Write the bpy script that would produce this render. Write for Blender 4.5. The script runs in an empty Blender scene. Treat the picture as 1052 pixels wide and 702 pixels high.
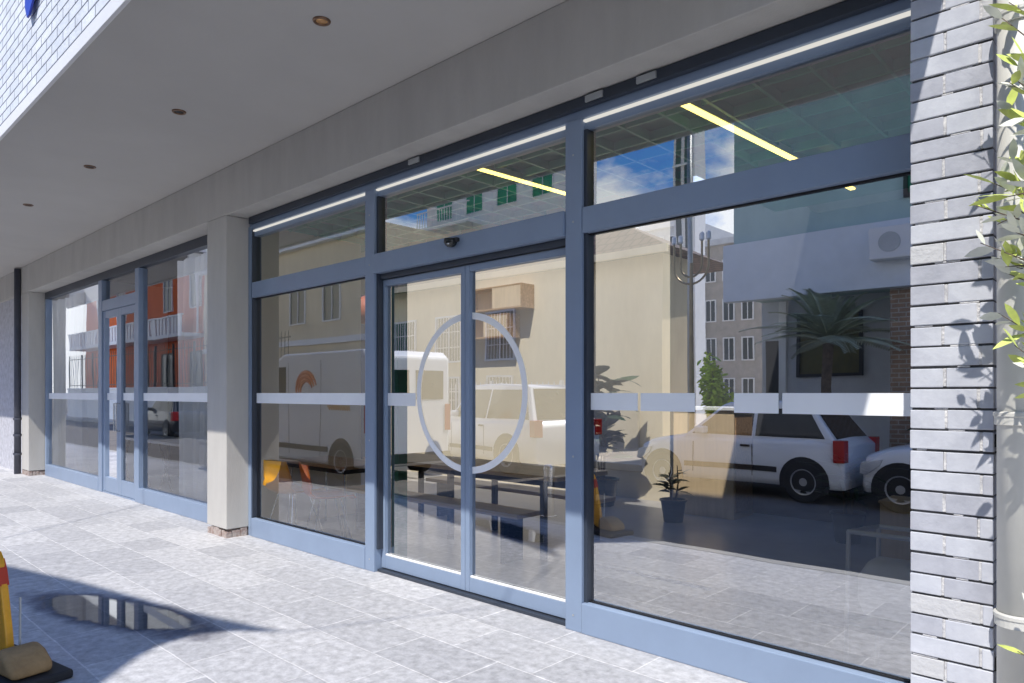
import bpy, math, random
from mathutils import Vector, Matrix
R = math.radians
random.seed(7)
scene = bpy.context.scene
col = scene.collection

# ------------------------------------------------------------------ materials
def mat(name, c, rough=0.6, metal=0.0, var=0.12, vscale=3.0, bump=0.0, bscale=30.0, spec=0.5, c2=None, stretch=None, coat=0.0):
    m = bpy.data.materials.new(name); m.use_nodes = True
    nt = m.node_tree; b = nt.nodes['Principled BSDF']
    b.inputs['Roughness'].default_value = rough; b.inputs['Metallic'].default_value = metal
    b.inputs['Specular IOR Level'].default_value = spec
    b.inputs['Coat Weight'].default_value = coat
    tc = nt.nodes.new('ShaderNodeTexCoord'); mp = nt.nodes.new('ShaderNodeMapping')
    nt.links.new(tc.outputs['Object'], mp.inputs['Vector'])
    if stretch: mp.inputs['Scale'].default_value = stretch
    n = nt.nodes.new('ShaderNodeTexNoise'); n.inputs['Scale'].default_value = vscale; n.inputs['Detail'].default_value = 8
    n.inputs['Roughness'].default_value = 0.65
    nt.links.new(mp.outputs['Vector'], n.inputs['Vector'])
    r = nt.nodes.new('ShaderNodeValToRGB')
    lo = tuple(x*(1-var) for x in c) if c2 is None else c2
    hi = tuple(min(1, x*(1+var)) for x in c) if c2 is None else c
    r.color_ramp.elements[0].position = 0.3; r.color_ramp.elements[1].position = 0.7
    r.color_ramp.elements[0].color = (*lo, 1); r.color_ramp.elements[1].color = (*hi, 1)
    nt.links.new(n.outputs['Fac'], r.inputs['Fac']); nt.links.new(r.outputs['Color'], b.inputs['Base Color'])
    if bump:
        n2 = nt.nodes.new('ShaderNodeTexNoise'); n2.inputs['Scale'].default_value = bscale; n2.inputs['Detail'].default_value = 6
        nt.links.new(mp.outputs['Vector'], n2.inputs['Vector'])
        bp = nt.nodes.new('ShaderNodeBump'); bp.inputs['Strength'].default_value = bump; bp.inputs['Distance'].default_value = 0.01
        nt.links.new(n2.outputs['Fac'], bp.inputs['Height']); nt.links.new(bp.outputs['Normal'], b.inputs['Normal'])
    return m

def glass_mat(name, base=0.25, k=1.4, tint=(0.93, 0.96, 0.95), wav=0.0, refl=(0.97, 0.98, 1.0)):
    m = bpy.data.materials.new(name); m.use_nodes = True; nt = m.node_tree; nt.nodes.clear()
    out = nt.nodes.new('ShaderNodeOutputMaterial'); mx = nt.nodes.new('ShaderNodeMixShader')
    t = nt.nodes.new('ShaderNodeBsdfTransparent'); t.inputs['Color'].default_value = (*tint, 1)
    g = nt.nodes.new('ShaderNodeBsdfGlossy'); g.inputs['Roughness'].default_value = 0.0; g.inputs['Color'].default_value = (*refl, 1)
    f = nt.nodes.new('ShaderNodeFresnel'); f.inputs['IOR'].default_value = 1.5
    ma = nt.nodes.new('ShaderNodeMath'); ma.operation = 'MULTIPLY_ADD'; ma.inputs[1].default_value = k; ma.inputs[2].default_value = base
    ma.use_clamp = True
    nt.links.new(f.outputs[0], ma.inputs[0]); nt.links.new(ma.outputs[0], mx.inputs[0])
    nt.links.new(t.outputs[0], mx.inputs[1]); nt.links.new(g.outputs[0], mx.inputs[2]); nt.links.new(mx.outputs[0], out.inputs['Surface'])
    if wav:
        tc = nt.nodes.new('ShaderNodeTexCoord'); n = nt.nodes.new('ShaderNodeTexNoise'); n.inputs['Scale'].default_value = 1.3; n.inputs['Detail'].default_value = 1
        nt.links.new(tc.outputs['Object'], n.inputs['Vector'])
        bp = nt.nodes.new('ShaderNodeBump'); bp.inputs['Strength'].default_value = wav; bp.inputs['Distance'].default_value = 0.01
        nt.links.new(n.outputs['Fac'], bp.inputs['Height']); nt.links.new(bp.outputs['Normal'], g.inputs['Normal'])
    return m

def emit_mat(name, c, s):
    m = bpy.data.materials.new(name); m.use_nodes = True; nt = m.node_tree; nt.nodes.clear()
    out = nt.nodes.new('ShaderNodeOutputMaterial'); e = nt.nodes.new('ShaderNodeEmission')
    e.inputs['Color'].default_value = (*c, 1); e.inputs['Strength'].default_value = s
    nt.links.new(e.outputs[0], out.inputs['Surface']); return m

def brick_mat(name, c1, c2, mortar, bw, bh, mort=0.01, axes='XZ', offset=0.5, bump=0.6, rough=0.7, var=0.35, nscale=6.0, msmooth=0.1, squash=None, vlo=0.72, fine=40, wobble=0.0):
    """brick / paver pattern in object space; axes picks the plane"""
    m = bpy.data.materials.new(name); m.use_nodes = True; nt = m.node_tree; b = nt.nodes['Principled BSDF']
    b.inputs['Roughness'].default_value = rough
    tc = nt.nodes.new('ShaderNodeTexCoord'); sp = nt.nodes.new('ShaderNodeSeparateXYZ'); cb = nt.nodes.new('ShaderNodeCombineXYZ')
    nt.links.new(tc.outputs['Object'], sp.inputs[0])
    nt.links.new(sp.outputs[axes[0]], cb.inputs['X']); nt.links.new(sp.outputs[axes[1]], cb.inputs['Y'])
    br = nt.nodes.new('ShaderNodeTexBrick'); br.inputs['Scale'].default_value = 1.0
    br.inputs['Brick Width'].default_value = bw; br.inputs['Row Height'].default_value = bh; br.inputs['Mortar Size'].default_value = mort
    br.inputs['Mortar Smooth'].default_value = msmooth; br.inputs['Bias'].default_value = 0.0; br.offset = offset
    br.inputs['Color1'].default_value = (*c1, 1); br.inputs['Color2'].default_value = (*c2, 1); br.inputs['Mortar'].default_value = (*mortar, 1)
    if squash: br.squash = squash; br.squash_frequency = 3
    src = cb.outputs[0]
    if wobble:
        nw = nt.nodes.new('ShaderNodeTexNoise'); nw.inputs['Scale'].default_value = 5
        nt.links.new(tc.outputs['Object'], nw.inputs['Vector'])
        vm = nt.nodes.new('ShaderNodeVectorMath'); vm.operation = 'MULTIPLY_ADD'; vm.inputs[1].default_value = (wobble, wobble, 0)
        nt.links.new(nw.outputs['Color'], vm.inputs[0]); nt.links.new(cb.outputs[0], vm.inputs[2]); src = vm.outputs[0]
    nt.links.new(src, br.inputs['Vector'])
    n = nt.nodes.new('ShaderNodeTexNoise'); n.inputs['Scale'].default_value = nscale; n.inputs['Detail'].default_value = 10; n.inputs['Roughness'].default_value = 0.7
    nt.links.new(tc.outputs['Object'], n.inputs['Vector'])
    r = nt.nodes.new('ShaderNodeMapRange'); r.inputs['From Min'].default_value = 0.3; r.inputs['From Max'].default_value = 0.7
    r.inputs['To Min'].default_value = vlo; r.inputs['To Max'].default_value = 1.0 + (1-vlo)*0.5
    nt.links.new(n.outputs['Fac'], r.inputs['Value'])
    mu = nt.nodes.new('ShaderNodeVectorMath'); mu.operation = 'SCALE'
    nt.links.new(br.outputs['Color'], mu.inputs[0]); nt.links.new(r.outputs[0], mu.inputs['Scale']); nt.links.new(mu.outputs[0], b.inputs['Base Color'])
    n2 = nt.nodes.new('ShaderNodeTexNoise'); n2.inputs['Scale'].default_value = fine; n2.inputs['Detail'].default_value = 8
    nt.links.new(tc.outputs['Object'], n2.inputs['Vector'])
    ad = nt.nodes.new('ShaderNodeMath'); ad.operation = 'MULTIPLY_ADD'; ad.inputs[1].default_value = -2.0
    nt.links.new(br.outputs['Fac'], ad.inputs[0]); nt.links.new(n2.outputs['Fac'], ad.inputs[2])
    bp = nt.nodes.new('ShaderNodeBump'); bp.inputs['Strength'].default_value = bump; bp.inputs['Distance'].default_value = 0.008
    nt.links.new(ad.outputs[0], bp.inputs['Height']); nt.links.new(bp.outputs['Normal'], b.inputs['Normal'])
    return m

M = {}
M['plaster'] = mat('beige_plaster', (0.53, 0.51, 0.475), 0.85, var=0.09, vscale=2.2, bump=0.2, bscale=60, stretch=(1.4, 1.4, .35))
M['soffit'] = mat('soffit_plaster', (0.54, 0.52, 0.49), 0.85, var=0.05, vscale=0.8, bump=0.05, bscale=40)
M['frame'] = mat('blue_grey_aluminium', (0.24, 0.31, 0.43), 0.38, 0.0, var=0.06, vscale=2, bump=0.03, bscale=90)
M['frame_dark'] = mat('charcoal_aluminium', (0.035, 0.045, 0.065), 0.4, 0.0, var=0.1)
M['frame_white'] = mat('white_strip', (0.8, 0.8, 0.8), 0.5, var=0.03)
M['line_glow'] = emit_mat('white_line_glow', (1, 0.97, 0.9), 0.75)  # emission stands in for a bright reflected line, not a lamp
M['led_yellow'] = emit_mat('warm_led', (1.0, 0.74, 0.17), 5.0)
M['green'] = mat('dark_green_gloss', (0.005, 0.24, 0.12), 0.35, var=0.3)
M['vinyl'] = mat('frosted_vinyl', (0.93, 0.95, 0.97), 0.5, var=0.03)
M['ring'] = mat('white_vinyl', (0.97, 0.97, 0.97), 0.5, var=0.03)
M['glass'] = glass_mat('shop_glass', 0.38, 1.0, (0.97, 0.99, 0.98), wav=0.10)
M['glass_l'] = glass_mat('shop_glass_clear', 0.22, 1.0, (0.97, 0.99, 0.98), wav=0.10)
M['glass_t'] = glass_mat('transom_glass', 0.27, 1.0, (0.93, 0.99, 0.96), wav=0.10)
M['glass_dark'] = glass_mat('shop_glass_tinted', 0.17, 1.0, (0.97, 0.98, 0.97), wav=0.12)
M['pave'] = brick_mat('slate_paving', (0.60, 0.595, 0.60), (0.45, 0.45, 0.465), (0.70, 0.69, 0.69), 0.62, 0.40, 0.006, 'XY', 0.4, bump=0.5, rough=0.6, nscale=16, vlo=0.60, fine=22, msmooth=0.3, wobble=0.012)
M['asphalt'] = mat('asphalt', (0.15, 0.135, 0.12), 0.85, var=0.25, vscale=1.5, bump=0.3, bscale=80)
M['farpave'] = mat('concrete_pavement', (0.55, 0.48, 0.39), 0.8, var=0.15, bump=0.2)
M['kerb'] = mat('kerb_concrete', (0.4, 0.39, 0.37), 0.8, var=0.15, bump=0.3)
M['upbrick'] = brick_mat('painted_brick', (0.80, 0.83, 0.88), (0.70, 0.74, 0.80), (0.12, 0.13, 0.16), 0.29, 0.084, 0.006, 'XZ', 0.5, bump=0.5, vlo=0.85)
M['pierbrick'] = mat('pale_painted_brick', (0.66, 0.675, 0.72), 0.30, var=0.1, vscale=5, bump=0.22, bscale=34, c2=(0.46, 0.475, 0.53))
M['pierbrick3'] = mat('darker_painted_brick', (0.54, 0.55, 0.60), 0.33, var=0.1, vscale=6, bump=0.25, bscale=34, c2=(0.37, 0.38, 0.43))
M['pierbrick2'] = mat('cream_painted_brick', (0.60, 0.60, 0.61), 0.3, var=0.1, vscale=7, bump=0.5, bscale=45, c2=(0.55, 0.55, 0.56))
M['mortar_pale'] = mat('pale_mortar', (0.78, 0.76, 0.74), 0.8, var=0.1, vscale=30, bump=0.8, bscale=60, c2=(0.42, 0.42, 0.44))
M['mortar'] = mat('joint_shadow_mortar', (0.03, 0.03, 0.035), 0.9, var=0.5, vscale=7, bump=0.5, bscale=60, c2=(0.20, 0.195, 0.19))  # dark joints: shadow under the bricks is put into this colour
M['pipe'] = mat('cream_painted_pipe', (0.62, 0.61, 0.56), 0.45, var=0.05, vscale=4)
M['rough_wall'] = mat('rough_render', (0.50, 0.50, 0.54), 0.9, var=0.25, vscale=10, bump=1.0, bscale=25)
M['dark'] = mat('near_black', (0.012, 0.012, 0.014), 0.5, var=0.2)
M['rubber'] = mat('black_rubber', (0.02, 0.02, 0.022), 0.7, var=0.2, bump=0.2)
M['yellow'] = mat('worn_yellow_plastic', (0.80, 0.38, 0.02), 0.4, var=0.2, vscale=8)
M['red'] = mat('red_plastic', (0.55, 0.05, 0.02), 0.4, var=0.15)
M['sand'] = mat('tan_canvas', (0.34, 0.22, 0.10), 0.9, var=0.25, vscale=12, bump=0.5)
M['steel'] = mat('brushed_steel', (0.55, 0.56, 0.58), 0.25, 1.0, var=0.08)
M['whitewall'] = mat('bounce_wall_white', (0.88, 0.88, 0.86), 0.8, var=0.02)
M['oak_l'] = mat('light_oak', (0.86, 0.58, 0.30), 0.4, var=0.2, vscale=2.5, stretch=(1, 12, 12), c2=(0.62, 0.40, 0.21))
M['darkpipe'] = mat('shade_toned_pipe', (0.07, 0.075, 0.10), 0.5, var=0.2)  # shade on the far left pipe is put into this dark colour
M['glass_r'] = glass_mat('shop_glass_mirror', 0.47, 1.0, (0.97, 0.99, 0.98), wav=0.10)
M['satin'] = mat('satin_chrome', (0.62, 0.63, 0.66), 0.35, 0.3, var=0.05)
M['floor'] = mat('polished_concrete', (0.46, 0.44, 0.42), 0.28, var=0.15, vscale=1.2, bump=0.02)
M['cream'] = mat('cream_wall_paint', (0.76, 0.66, 0.48), 0.8, var=0.04, vscale=1.0)
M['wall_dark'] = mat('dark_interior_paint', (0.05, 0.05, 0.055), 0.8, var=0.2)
M['redbrown'] = mat('terracotta_panel', (0.36, 0.08, 0.03), 0.6, var=0.2)
M['wood'] = mat('oak_wood', (0.66, 0.42, 0.22), 0.45, var=0.2, vscale=2.5, stretch=(1, 12, 12), c2=(0.30, 0.16, 0.07))
M['ply'] = mat('pale_plywood', (0.74, 0.56, 0.35), 0.55, var=0.12, vscale=2.5, stretch=(10, 10, 1))
M['orange'] = mat('orange_shell_plastic', (0.75, 0.16, 0.02), 0.35, var=0.08)
M['yshell'] = mat('amber_shell_plastic', (0.85, 0.38, 0.01), 0.35, var=0.08)
M['pot'] = mat('dark_blue_pot', (0.02, 0.05, 0.075), 0.35, var=0.2)
M['soil'] = mat('potting_soil', (0.04, 0.025, 0.015), 0.95, var=0.4)
M['leaf_d'] = mat('dark_leaf', (0.03, 0.075, 0.03), 0.4, var=0.4, vscale=6)
M['leaf_p'] = mat('palm_leaf', (0.50, 0.55, 0.40), 0.5, var=0.4, vscale=6)
M['leaf_l'] = mat('lime_leaf', (0.55, 0.72, 0.04), 0.5, var=0.4, vscale=6)
M['leaf_o'] = mat('olive_leaf', (0.58, 0.66, 0.16), 0.5, var=0.3, vscale=9)
M['leaf_s'] = mat('silver_leaf', (0.75, 0.76, 0.66), 0.5, var=0.15, vscale=9)
M['bark'] = mat('bark', (0.13, 0.10, 0.075), 0.9, var=0.4, vscale=12, bump=0.8)
M['fabric'] = mat('white_fabric', (0.87, 0.87, 0.86), 0.9, var=0.05, vscale=5, bump=0.1)
M['paint_w'] = mat('white_car_paint', (0.88, 0.89, 0.90), 0.25, var=0.02, coat=0.6)
M['carglass'] = mat('dark_car_glass', (0.015, 0.018, 0.02), 0.05, var=0.1)
M['tyre'] = mat('tyre_rubber', (0.02, 0.02, 0.02), 0.8, var=0.2)
M['rim'] = mat('alloy', (0.55, 0.56, 0.58), 0.3, 0.8, var=0.05)
M['tail'] = mat('red_lens', (0.45, 0.01, 0.01), 0.2, var=0.1)
M['lamp'] = mat('clear_lens', (0.6, 0.62, 0.65), 0.1, 0.3, var=0.05)
M['black_trim'] = mat('black_trim', (0.02, 0.02, 0.022), 0.5, var=0.2)
M['b_cream'] = mat('cream_render', (0.85, 0.72, 0.50), 0.85, var=0.12, vscale=1.1, bump=0.1, stretch=(1, 1, .3), c2=(0.66, 0.55, 0.38))
M['b_white'] = mat('white_render', (0.86, 0.86, 0.84), 0.85, var=0.06, bump=0.1)
M['b_grey'] = mat('grey_render', (0.60, 0.62, 0.64), 0.85, var=0.08, bump=0.1)
M['b_teal'] = mat('grey_green_render', (0.45, 0.60, 0.57), 0.85, vscale=1.0, bump=0.1, stretch=(1, 1, .3), c2=(0.36, 0.48, 0.46))
M['b_pale'] = mat('pale_blue_grey_render', (0.74, 0.78, 0.82), 0.85, var=0.06, bump=0.1)
M['b_orange'] = mat('burnt_orange_render', (0.80, 0.17, 0.03), 0.85, vscale=.8, bump=0.1, stretch=(1, 1, .3), c2=(0.60, 0.11, 0.02))
M['b_brown'] = mat('brown_facade', (0.42, 0.385, 0.34), 0.85, var=0.15)
M['tile'] = brick_mat('roof_tiles', (0.20, 0.13, 0.09), (0.15, 0.10, 0.075), (0.05, 0.035, 0.03), 0.3, 0.35, 0.03, 'XY', 0.5, bump=1.0)
M['tanbrick'] = brick_mat('tan_face_brick', (0.42, 0.28, 0.18), (0.34, 0.22, 0.14), (0.5, 0.47, 0.42), 0.23, 0.08, 0.01, 'XZ', 0.5)
M['winglass'] = mat('building_glass', (0.03, 0.05, 0.06), 0.06, var=0.1)
M['olive'] = mat('olive_shutter', (0.12, 0.11, 0.03), 0.6, var=0.2)
M['bronze'] = mat('bronze_metal', (0.30, 0.24, 0.14), 0.4, 0.6, var=0.2)
M['galv'] = mat('galvanised_metal', (0.45, 0.47, 0.48), 0.45, 0.5, var=0.1)
M['sail'] = mat('shadow_caster_cloth', (0.07, 0.075, 0.09), 0.9, var=0.1)
M['blue_sign'] = mat('blue_enamel', (0.02, 0.05, 0.45), 0.4, var=0.1)
def sheer():
    m = mat('sheer_white_curtain', (0.90, 0.91, 0.92), 0.9, var=0.02, vscale=5)
    nt = m.node_tree; b = nt.nodes['Principled BSDF']; out = [n for n in nt.nodes if n.type == 'OUTPUT_MATERIAL'][0]
    t = nt.nodes.new('ShaderNodeBsdfTranslucent'); t.inputs['Color'].default_value = (0.95, 0.95, 0.95, 1)
    x = nt.nodes.new('ShaderNodeMixShader'); x.inputs[0].default_value = 0.5
    nt.links.new(b.outputs[0], x.inputs[1]); nt.links.new(t.outputs[0], x.inputs[2]); nt.links.new(x.outputs[0], out.inputs['Surface']); return m
M['sheer'] = sheer()
def puddle():
    m = bpy.data.materials.new('puddle_water'); m.use_nodes = True; nt = m.node_tree; nt.nodes.clear(); N = nt.nodes.new; Lk = nt.links.new
    out = N('ShaderNodeOutputMaterial'); tc = N('ShaderNodeTexCoord'); mp = N('ShaderNodeMapping'); mp.inputs['Scale'].default_value = (1/.85, 1/.22, 1)
    Lk(tc.outputs['Object'], mp.inputs[0]); ln = N('ShaderNodeVectorMath'); ln.operation = 'LENGTH'; Lk(mp.outputs[0], ln.inputs[0])
    n = N('ShaderNodeTexNoise'); n.inputs['Scale'].default_value = 5; n.inputs['Detail'].default_value = 8; Lk(tc.outputs['Object'], n.inputs['Vector'])
    ad = N('ShaderNodeMath'); ad.operation = 'MULTIPLY_ADD'; ad.inputs[1].default_value = .9; Lk(n.outputs['Fac'], ad.inputs[0]); Lk(ln.outputs['Value'], ad.inputs[2])
    def rng(a, b):
        r = N('ShaderNodeMapRange'); r.inputs['From Min'].default_value = a; r.inputs['From Max'].default_value = b; r.inputs['To Min'].default_value = 1; r.inputs['To Max'].default_value = 0
        Lk(ad.outputs[0], r.inputs['Value']); return r
    wet, damp = rng(1.28, 1.42), rng(1.35, 1.75)
    cl = N('ShaderNodeMix'); cl.data_type = 'RGBA'; cl.inputs[6].default_value = (1, 1, 1, 1); cl.inputs[7].default_value = (.58, .58, .62, 1); Lk(damp.outputs[0], cl.inputs[0])
    t = N('ShaderNodeBsdfTransparent'); Lk(cl.outputs[2], t.inputs['Color'])
    g = N('ShaderNodeBsdfGlossy'); g.inputs['Roughness'].default_value = 0.03
    f = N('ShaderNodeFresnel'); f.inputs['IOR'].default_value = 1.33
    ma = N('ShaderNodeMath'); ma.operation = 'MULTIPLY_ADD'; ma.inputs[1].default_value = 1.6; ma.inputs[2].default_value = 0.10; ma.use_clamp = True; Lk(f.outputs[0], ma.inputs[0])
    mu = N('ShaderNodeMath'); mu.operation = 'MULTIPLY'; Lk(ma.outputs[0], mu.inputs[0]); Lk(wet.outputs[0], mu.inputs[1])
    mx = N('ShaderNodeMixShader'); Lk(mu.outputs[0], mx.inputs[0]); Lk(t.outputs[0], mx.inputs[1]); Lk(g.outputs[0], mx.inputs[2]); Lk(mx.outputs[0], out.inputs['Surface'])
    return m
M['puddle'] = puddle()

# ------------------------------------------------------------------ mesh helpers
class MB:
    def __init__(s): s.v = []; s.f = []; s.mi = []; s.cur = 0
    def add(s, vs, fs):
        o = len(s.v); s.v += [tuple(p) for p in vs]; s.f += [tuple(i+o for i in f) for f in fs]; s.mi += [s.cur]*len(fs); return s
    def box(s, x0, x1, y0, y1, z0, z1, rz=0, piv=None):
        vs = [Vector((x, y, z)) for z in (z0, z1) for y in (y0, y1) for x in (x0, x1)]
        if rz:
            c = piv or Vector(((x0+x1)/2, (y0+y1)/2, 0)); mt = Matrix.Translation(c) @ Matrix.Rotation(rz, 4, 'Z') @ Matrix.Translation(-c)
            vs = [mt @ v for v in vs]
        return s.add(vs, [(0, 2, 3, 1), (4, 5, 7, 6), (0, 1, 5, 4), (2, 6, 7, 3), (0, 4, 6, 2), (1, 3, 7, 5)])
    def tube(s, pts, r, n=8, cap=True):
        pts = [Vector(p) for p in pts]; rs = r if isinstance(r, (list, tuple)) else [r]*len(pts)
        vs = []; fs = []
        up = Vector((0, 0, 1)); prev = None
        for i, p in enumerate(pts):
            d = (pts[min(i+1, len(pts)-1)] - pts[max(i-1, 0)]).normalized()
            if prev is None:
                a = d.cross(up)
                if a.length < 0.05: a = d.cross(Vector((1, 0, 0)))
                a.normalize()
            else:
                a = (prev - d*prev.dot(d))
                if a.length < 1e-5: a = d.orthogonal()
                a.normalize()
            prev = a; b = d.cross(a)
            for k in range(n):
                t = 2*math.pi*k/n; vs.append(p + (a*math.cos(t)+b*math.sin(t))*rs[i])
        for i in range(len(pts)-1):
            for k in range(n):
                fs.append((i*n+k, i*n+(k+1) % n, (i+1)*n+(k+1) % n, (i+1)*n+k))
        if cap: fs.append(tuple(range(n-1, -1, -1))); fs.append(tuple(range((len(pts)-1)*n, len(pts)*n)))
        return s.add(vs, fs)
    def cyl(s, c, r, h, n=24, r2=None, axis='Z'):
        r2 = r if r2 is None else r2
        e = {'Z': Vector((0, 0, h)), 'Y': Vector((0, h, 0)), 'X': Vector((h, 0, 0))}[axis]
        c = Vector(c); return s.tube([c, c+e], [r, r2], n)
    def lathe(s, c, prof, n=24):
        vs = []; fs = []
        for (r, z) in prof:
            for k in range(n):
                t = 2*math.pi*k/n; vs.append((c[0]+r*math.cos(t), c[1]+r*math.sin(t), c[2]+z))
        for i in range(len(prof)-1):
            for k in range(n): fs.append((i*n+k, i*n+(k+1) % n, (i+1)*n+(k+1) % n, (i+1)*n+k))
        return s.add(vs, fs)
    def prism(s, poly, y0, y1, plane='XZ'):
        n = len(poly)
        if plane == 'XZ': vs = [(a, y0, b) for a, b in poly]+[(a, y1, b) for a, b in poly]
        elif plane == 'XY': vs = [(a, b, y0) for a, b in poly]+[(a, b, y1) for a, b in poly]
        else: vs = [(y0, a, b) for a, b in poly]+[(y1, a, b) for a, b in poly]
        fs = [tuple(range(n)), tuple(range(2*n-1, n-1, -1))]+[(i, (i+1) % n, n+(i+1) % n, n+i) for i in range(n)]
        return s.add(vs, fs)
    def build(s, name, m, parent=None, bevel=0, smooth=False, loc=None, seg=2):
        me = bpy.data.meshes.new(name); me.from_pydata(s.v, [], s.f); me.validate()
        ms = m if isinstance(m, list) else [m]
        for q in ms: me.materials.append(q)
        if len(ms) > 1:
            for p, i in zip(me.polygons, s.mi): p.material_index = i
        import bmesh
        bm = bmesh.new(); bm.from_mesh(me); bmesh.ops.recalc_face_normals(bm, faces=bm.faces); bm.to_mesh(me); bm.free()
        o = bpy.data.objects.new(name, me); col.objects.link(o)
        if parent is not None: o.parent = parent
        if loc: o.location = loc
        if smooth: me.shade_smooth()
        if bevel:
            b = o.modifiers.new('bevel', 'BEVEL'); b.width = bevel; b.segments = seg; b.limit_method = 'ANGLE'; b.angle_limit = R(40)
        return o

def tag(o, label=None, cat=None, group=None, kind=None):
    if label: o['label'] = label
    if cat: o['category'] = cat
    if group: o['group'] = group
    if kind: o['kind'] = kind
    return o
def thing(name, label, cat, loc=(0, 0, 0), rz=0, group=None):
    o = bpy.data.objects.new(name, None); col.objects.link(o); o.location = loc; o.rotation_euler = (0, 0, rz); o.empty_display_size = 0.2
    return tag(o, label, cat, group)
def copy_tree(o, parent=None):
    c = o.copy(); col.objects.link(c)
    if parent is not None: c.parent = parent
    for ch in list(o.children): copy_tree(ch, c)
    return c
def B(*a): return MB().box(*a)

# ------------------------------------------------------------------ ground
B(-400, 400, -400, 400, -0.3, -0.12).build('ground', M['asphalt']).update_tag()
tag(bpy.data.objects['ground'], kind='structure')
tag(B(-40, 25, 1.0, 3.62, -0.2, 0.0).build('pavement', M['pave']), kind='structure')
tag(B(-40, 25, 0.86, 0.998, -0.2, 0.004).build('kerb', M['kerb'], bevel=0.012), kind='structure')
tag(B(-60, 25, -400, -5.4, -0.115, 0.02).build('far_pavement', M['farpave']), kind='structure')
tag(B(-60, 25, -5.398, -5.25, -0.115, 0.03).build('far_kerb', M['kerb'], bevel=0.012), kind='structure')
tag(B(-12, 0.3, 3.622, 8.6, -0.1, 0.012).build('floor', M['floor']), kind='structure')
tag(B(-16, -12.002, 3.622, 8.6, -0.1, 0.012).build('floor', M['floor']), kind='structure')

# puddle in the shade (soft damp edge comes from its material)
pv = MB(); pv.add([(-1.25, -.45, 0), (1.25, -.45, 0), (1.25, .45, 0), (-1.25, .45, 0)], [(0, 1, 2, 3)])
pd_ = pv.build('puddle', M['puddle']); pd_.location = (-5.25, 1.63, .005); pd_.rotation_euler = (0, 0, R(16)); tag(pd_, 'thin lens shaped puddle with damp edge on the shaded paving', 'puddle')

# ------------------------------------------------------------------ own building
bd = thing('shop_building', 'grey plastered shop building with deep overhanging soffit and painted brick upper storey', 'building', (-8, 3.25, 0))
def PB(mb, name, m, parent, **k):       # build in world coordinates under a placed parent
    o = mb.build(name, m, parent, **k)
    inv = Matrix.Translation(-Vector(parent.location)) if parent.rotation_euler.z == 0 else (Matrix.Translation(parent.location) @ Matrix.Rotation(parent.rotation_euler.z, 4, 'Z')).inverted()
    par = parent
    o.data.transform(inv)
    return o
def PS(mb, name, m, parent, root, **k):  # sub-part, world coordinates, parent chain rooted at root
    o = mb.build(name, m, parent, **k); o.data.transform(Matrix.Translation(-Vector(root.location))); return o
SE = 1.47
PB(B(-22, -0.5, SE, 3.70, 3.83, 4.10), 'soffit', M['soffit'], bd)
for (a, b_) in ((-22, -15.1), (-13.2, -9.7), (-7.9, -0.5)): PB(B(a, b_, 3.702, 5.20, 3.83, 4.10), 'roof_slab', M['soffit'], bd)  # gaps added over the curtain booths to let sun in
PB(B(-3.0, -0.5, 5.202, 7.2, 3.83, 4.10), 'rear_slab', M['soffit'], bd)  # roof left open beside this, added so sun reaches the rear interior
PB(B(-22, -0.5, 3.25, 3.6, 3.34, 3.828), 'beam', M['plaster'], bd, bevel=0.006)
PB(B(-22, -0.5, SE-0.003, SE+0.3, 4.102, 6.6).box(-22, -0.5, SE-0.003, SE-0.0015, 3.905, 4.102), 'upper_wall', M['upbrick'], bd)
PB(B(-22, -0.49, SE-0.03, SE-0.004, 3.80, 3.90), 'edge_trim', M['frame_white'], bd, bevel=0.004)
PB(B(-22, -0.49, SE-0.012, SE-0.004, 3.903, 3.915), 'drip_strip', M['dark'], bd)
PB(B(-16, -4.95, 8.4, 8.6, 0.0, 3.9), 'rear_wall', M['cream'], bd)
PB(B(-4.948, -0.5, 8.4, 8.6, 0.0, 3.9), 'rear_wall', M['wall_dark'], bd)
# ground floor side wall to the right of the drainpipe
PB(B(-0.36, 6, 3.34, 3.6, 0.0, 9.0), 'side_wall', M['rough_wall'], bd)
PB(B(-0.5, -0.362, 3.36, 8.6, 0.0, 3.82), 'interior_side_wall', M['wall_dark'], bd)

def column(x0, x1, label, y0=3.25, y1=3.6):
    c = thing('column', label, 'column', ((x0+x1)/2, y0, 0))
    PB(B(x0, x1, y0, y1, 0.09, 3.338), 'shaft', M['plaster'], c, bevel=0.008)
    b = MB(); rr = random.Random(int(x0*-10))
    x = x0
    while x < x1-0.02:
        w = min(rr.uniform(0.04, 0.09), x1-x); b.box(x+0.003, x+w-0.003, y0+rr.uniform(0.0, 0.012), y0+0.06, 0.0, rr.uniform(0.06, 0.088)); x += w
    y = y0+0.065
    while y < y1-0.02:
        w = min(rr.uniform(0.04, 0.09), y1-y); b.box(x1-0.05, x1-rr.uniform(0.0, 0.012), y+0.003, y+w-0.003, 0.0, rr.uniform(0.06, 0.088)); y += w
    b.box(x0+0.01, x1-0.052, y0+0.065, y1-0.01, 0.0, 0.088)
    PB(b, 'worn_base', M['chip'], c)
    return c
M['chip'] = mat('spalled_base', (0.30, 0.19, 0.16), 0.9, var=0.3, vscale=22, bump=1.0, c2=(0.5, 0.46, 0.42))
column(-7.56, -7.1, 'grey and beige plastered column between the two shopfronts with chipped base')
column(-15.55, -15.06, 'plastered column at the far left end of the left shopfront')

PB(B(-3.0, -0.5, 7.202, 8.6, 3.60, 4.0), 'rear_roof', M['plaster'], bd)
PB(B(-16, -11.4, 5.202, 8.6, 3.83, 4.0), 'rear_roof', M['plaster'], bd)
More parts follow.
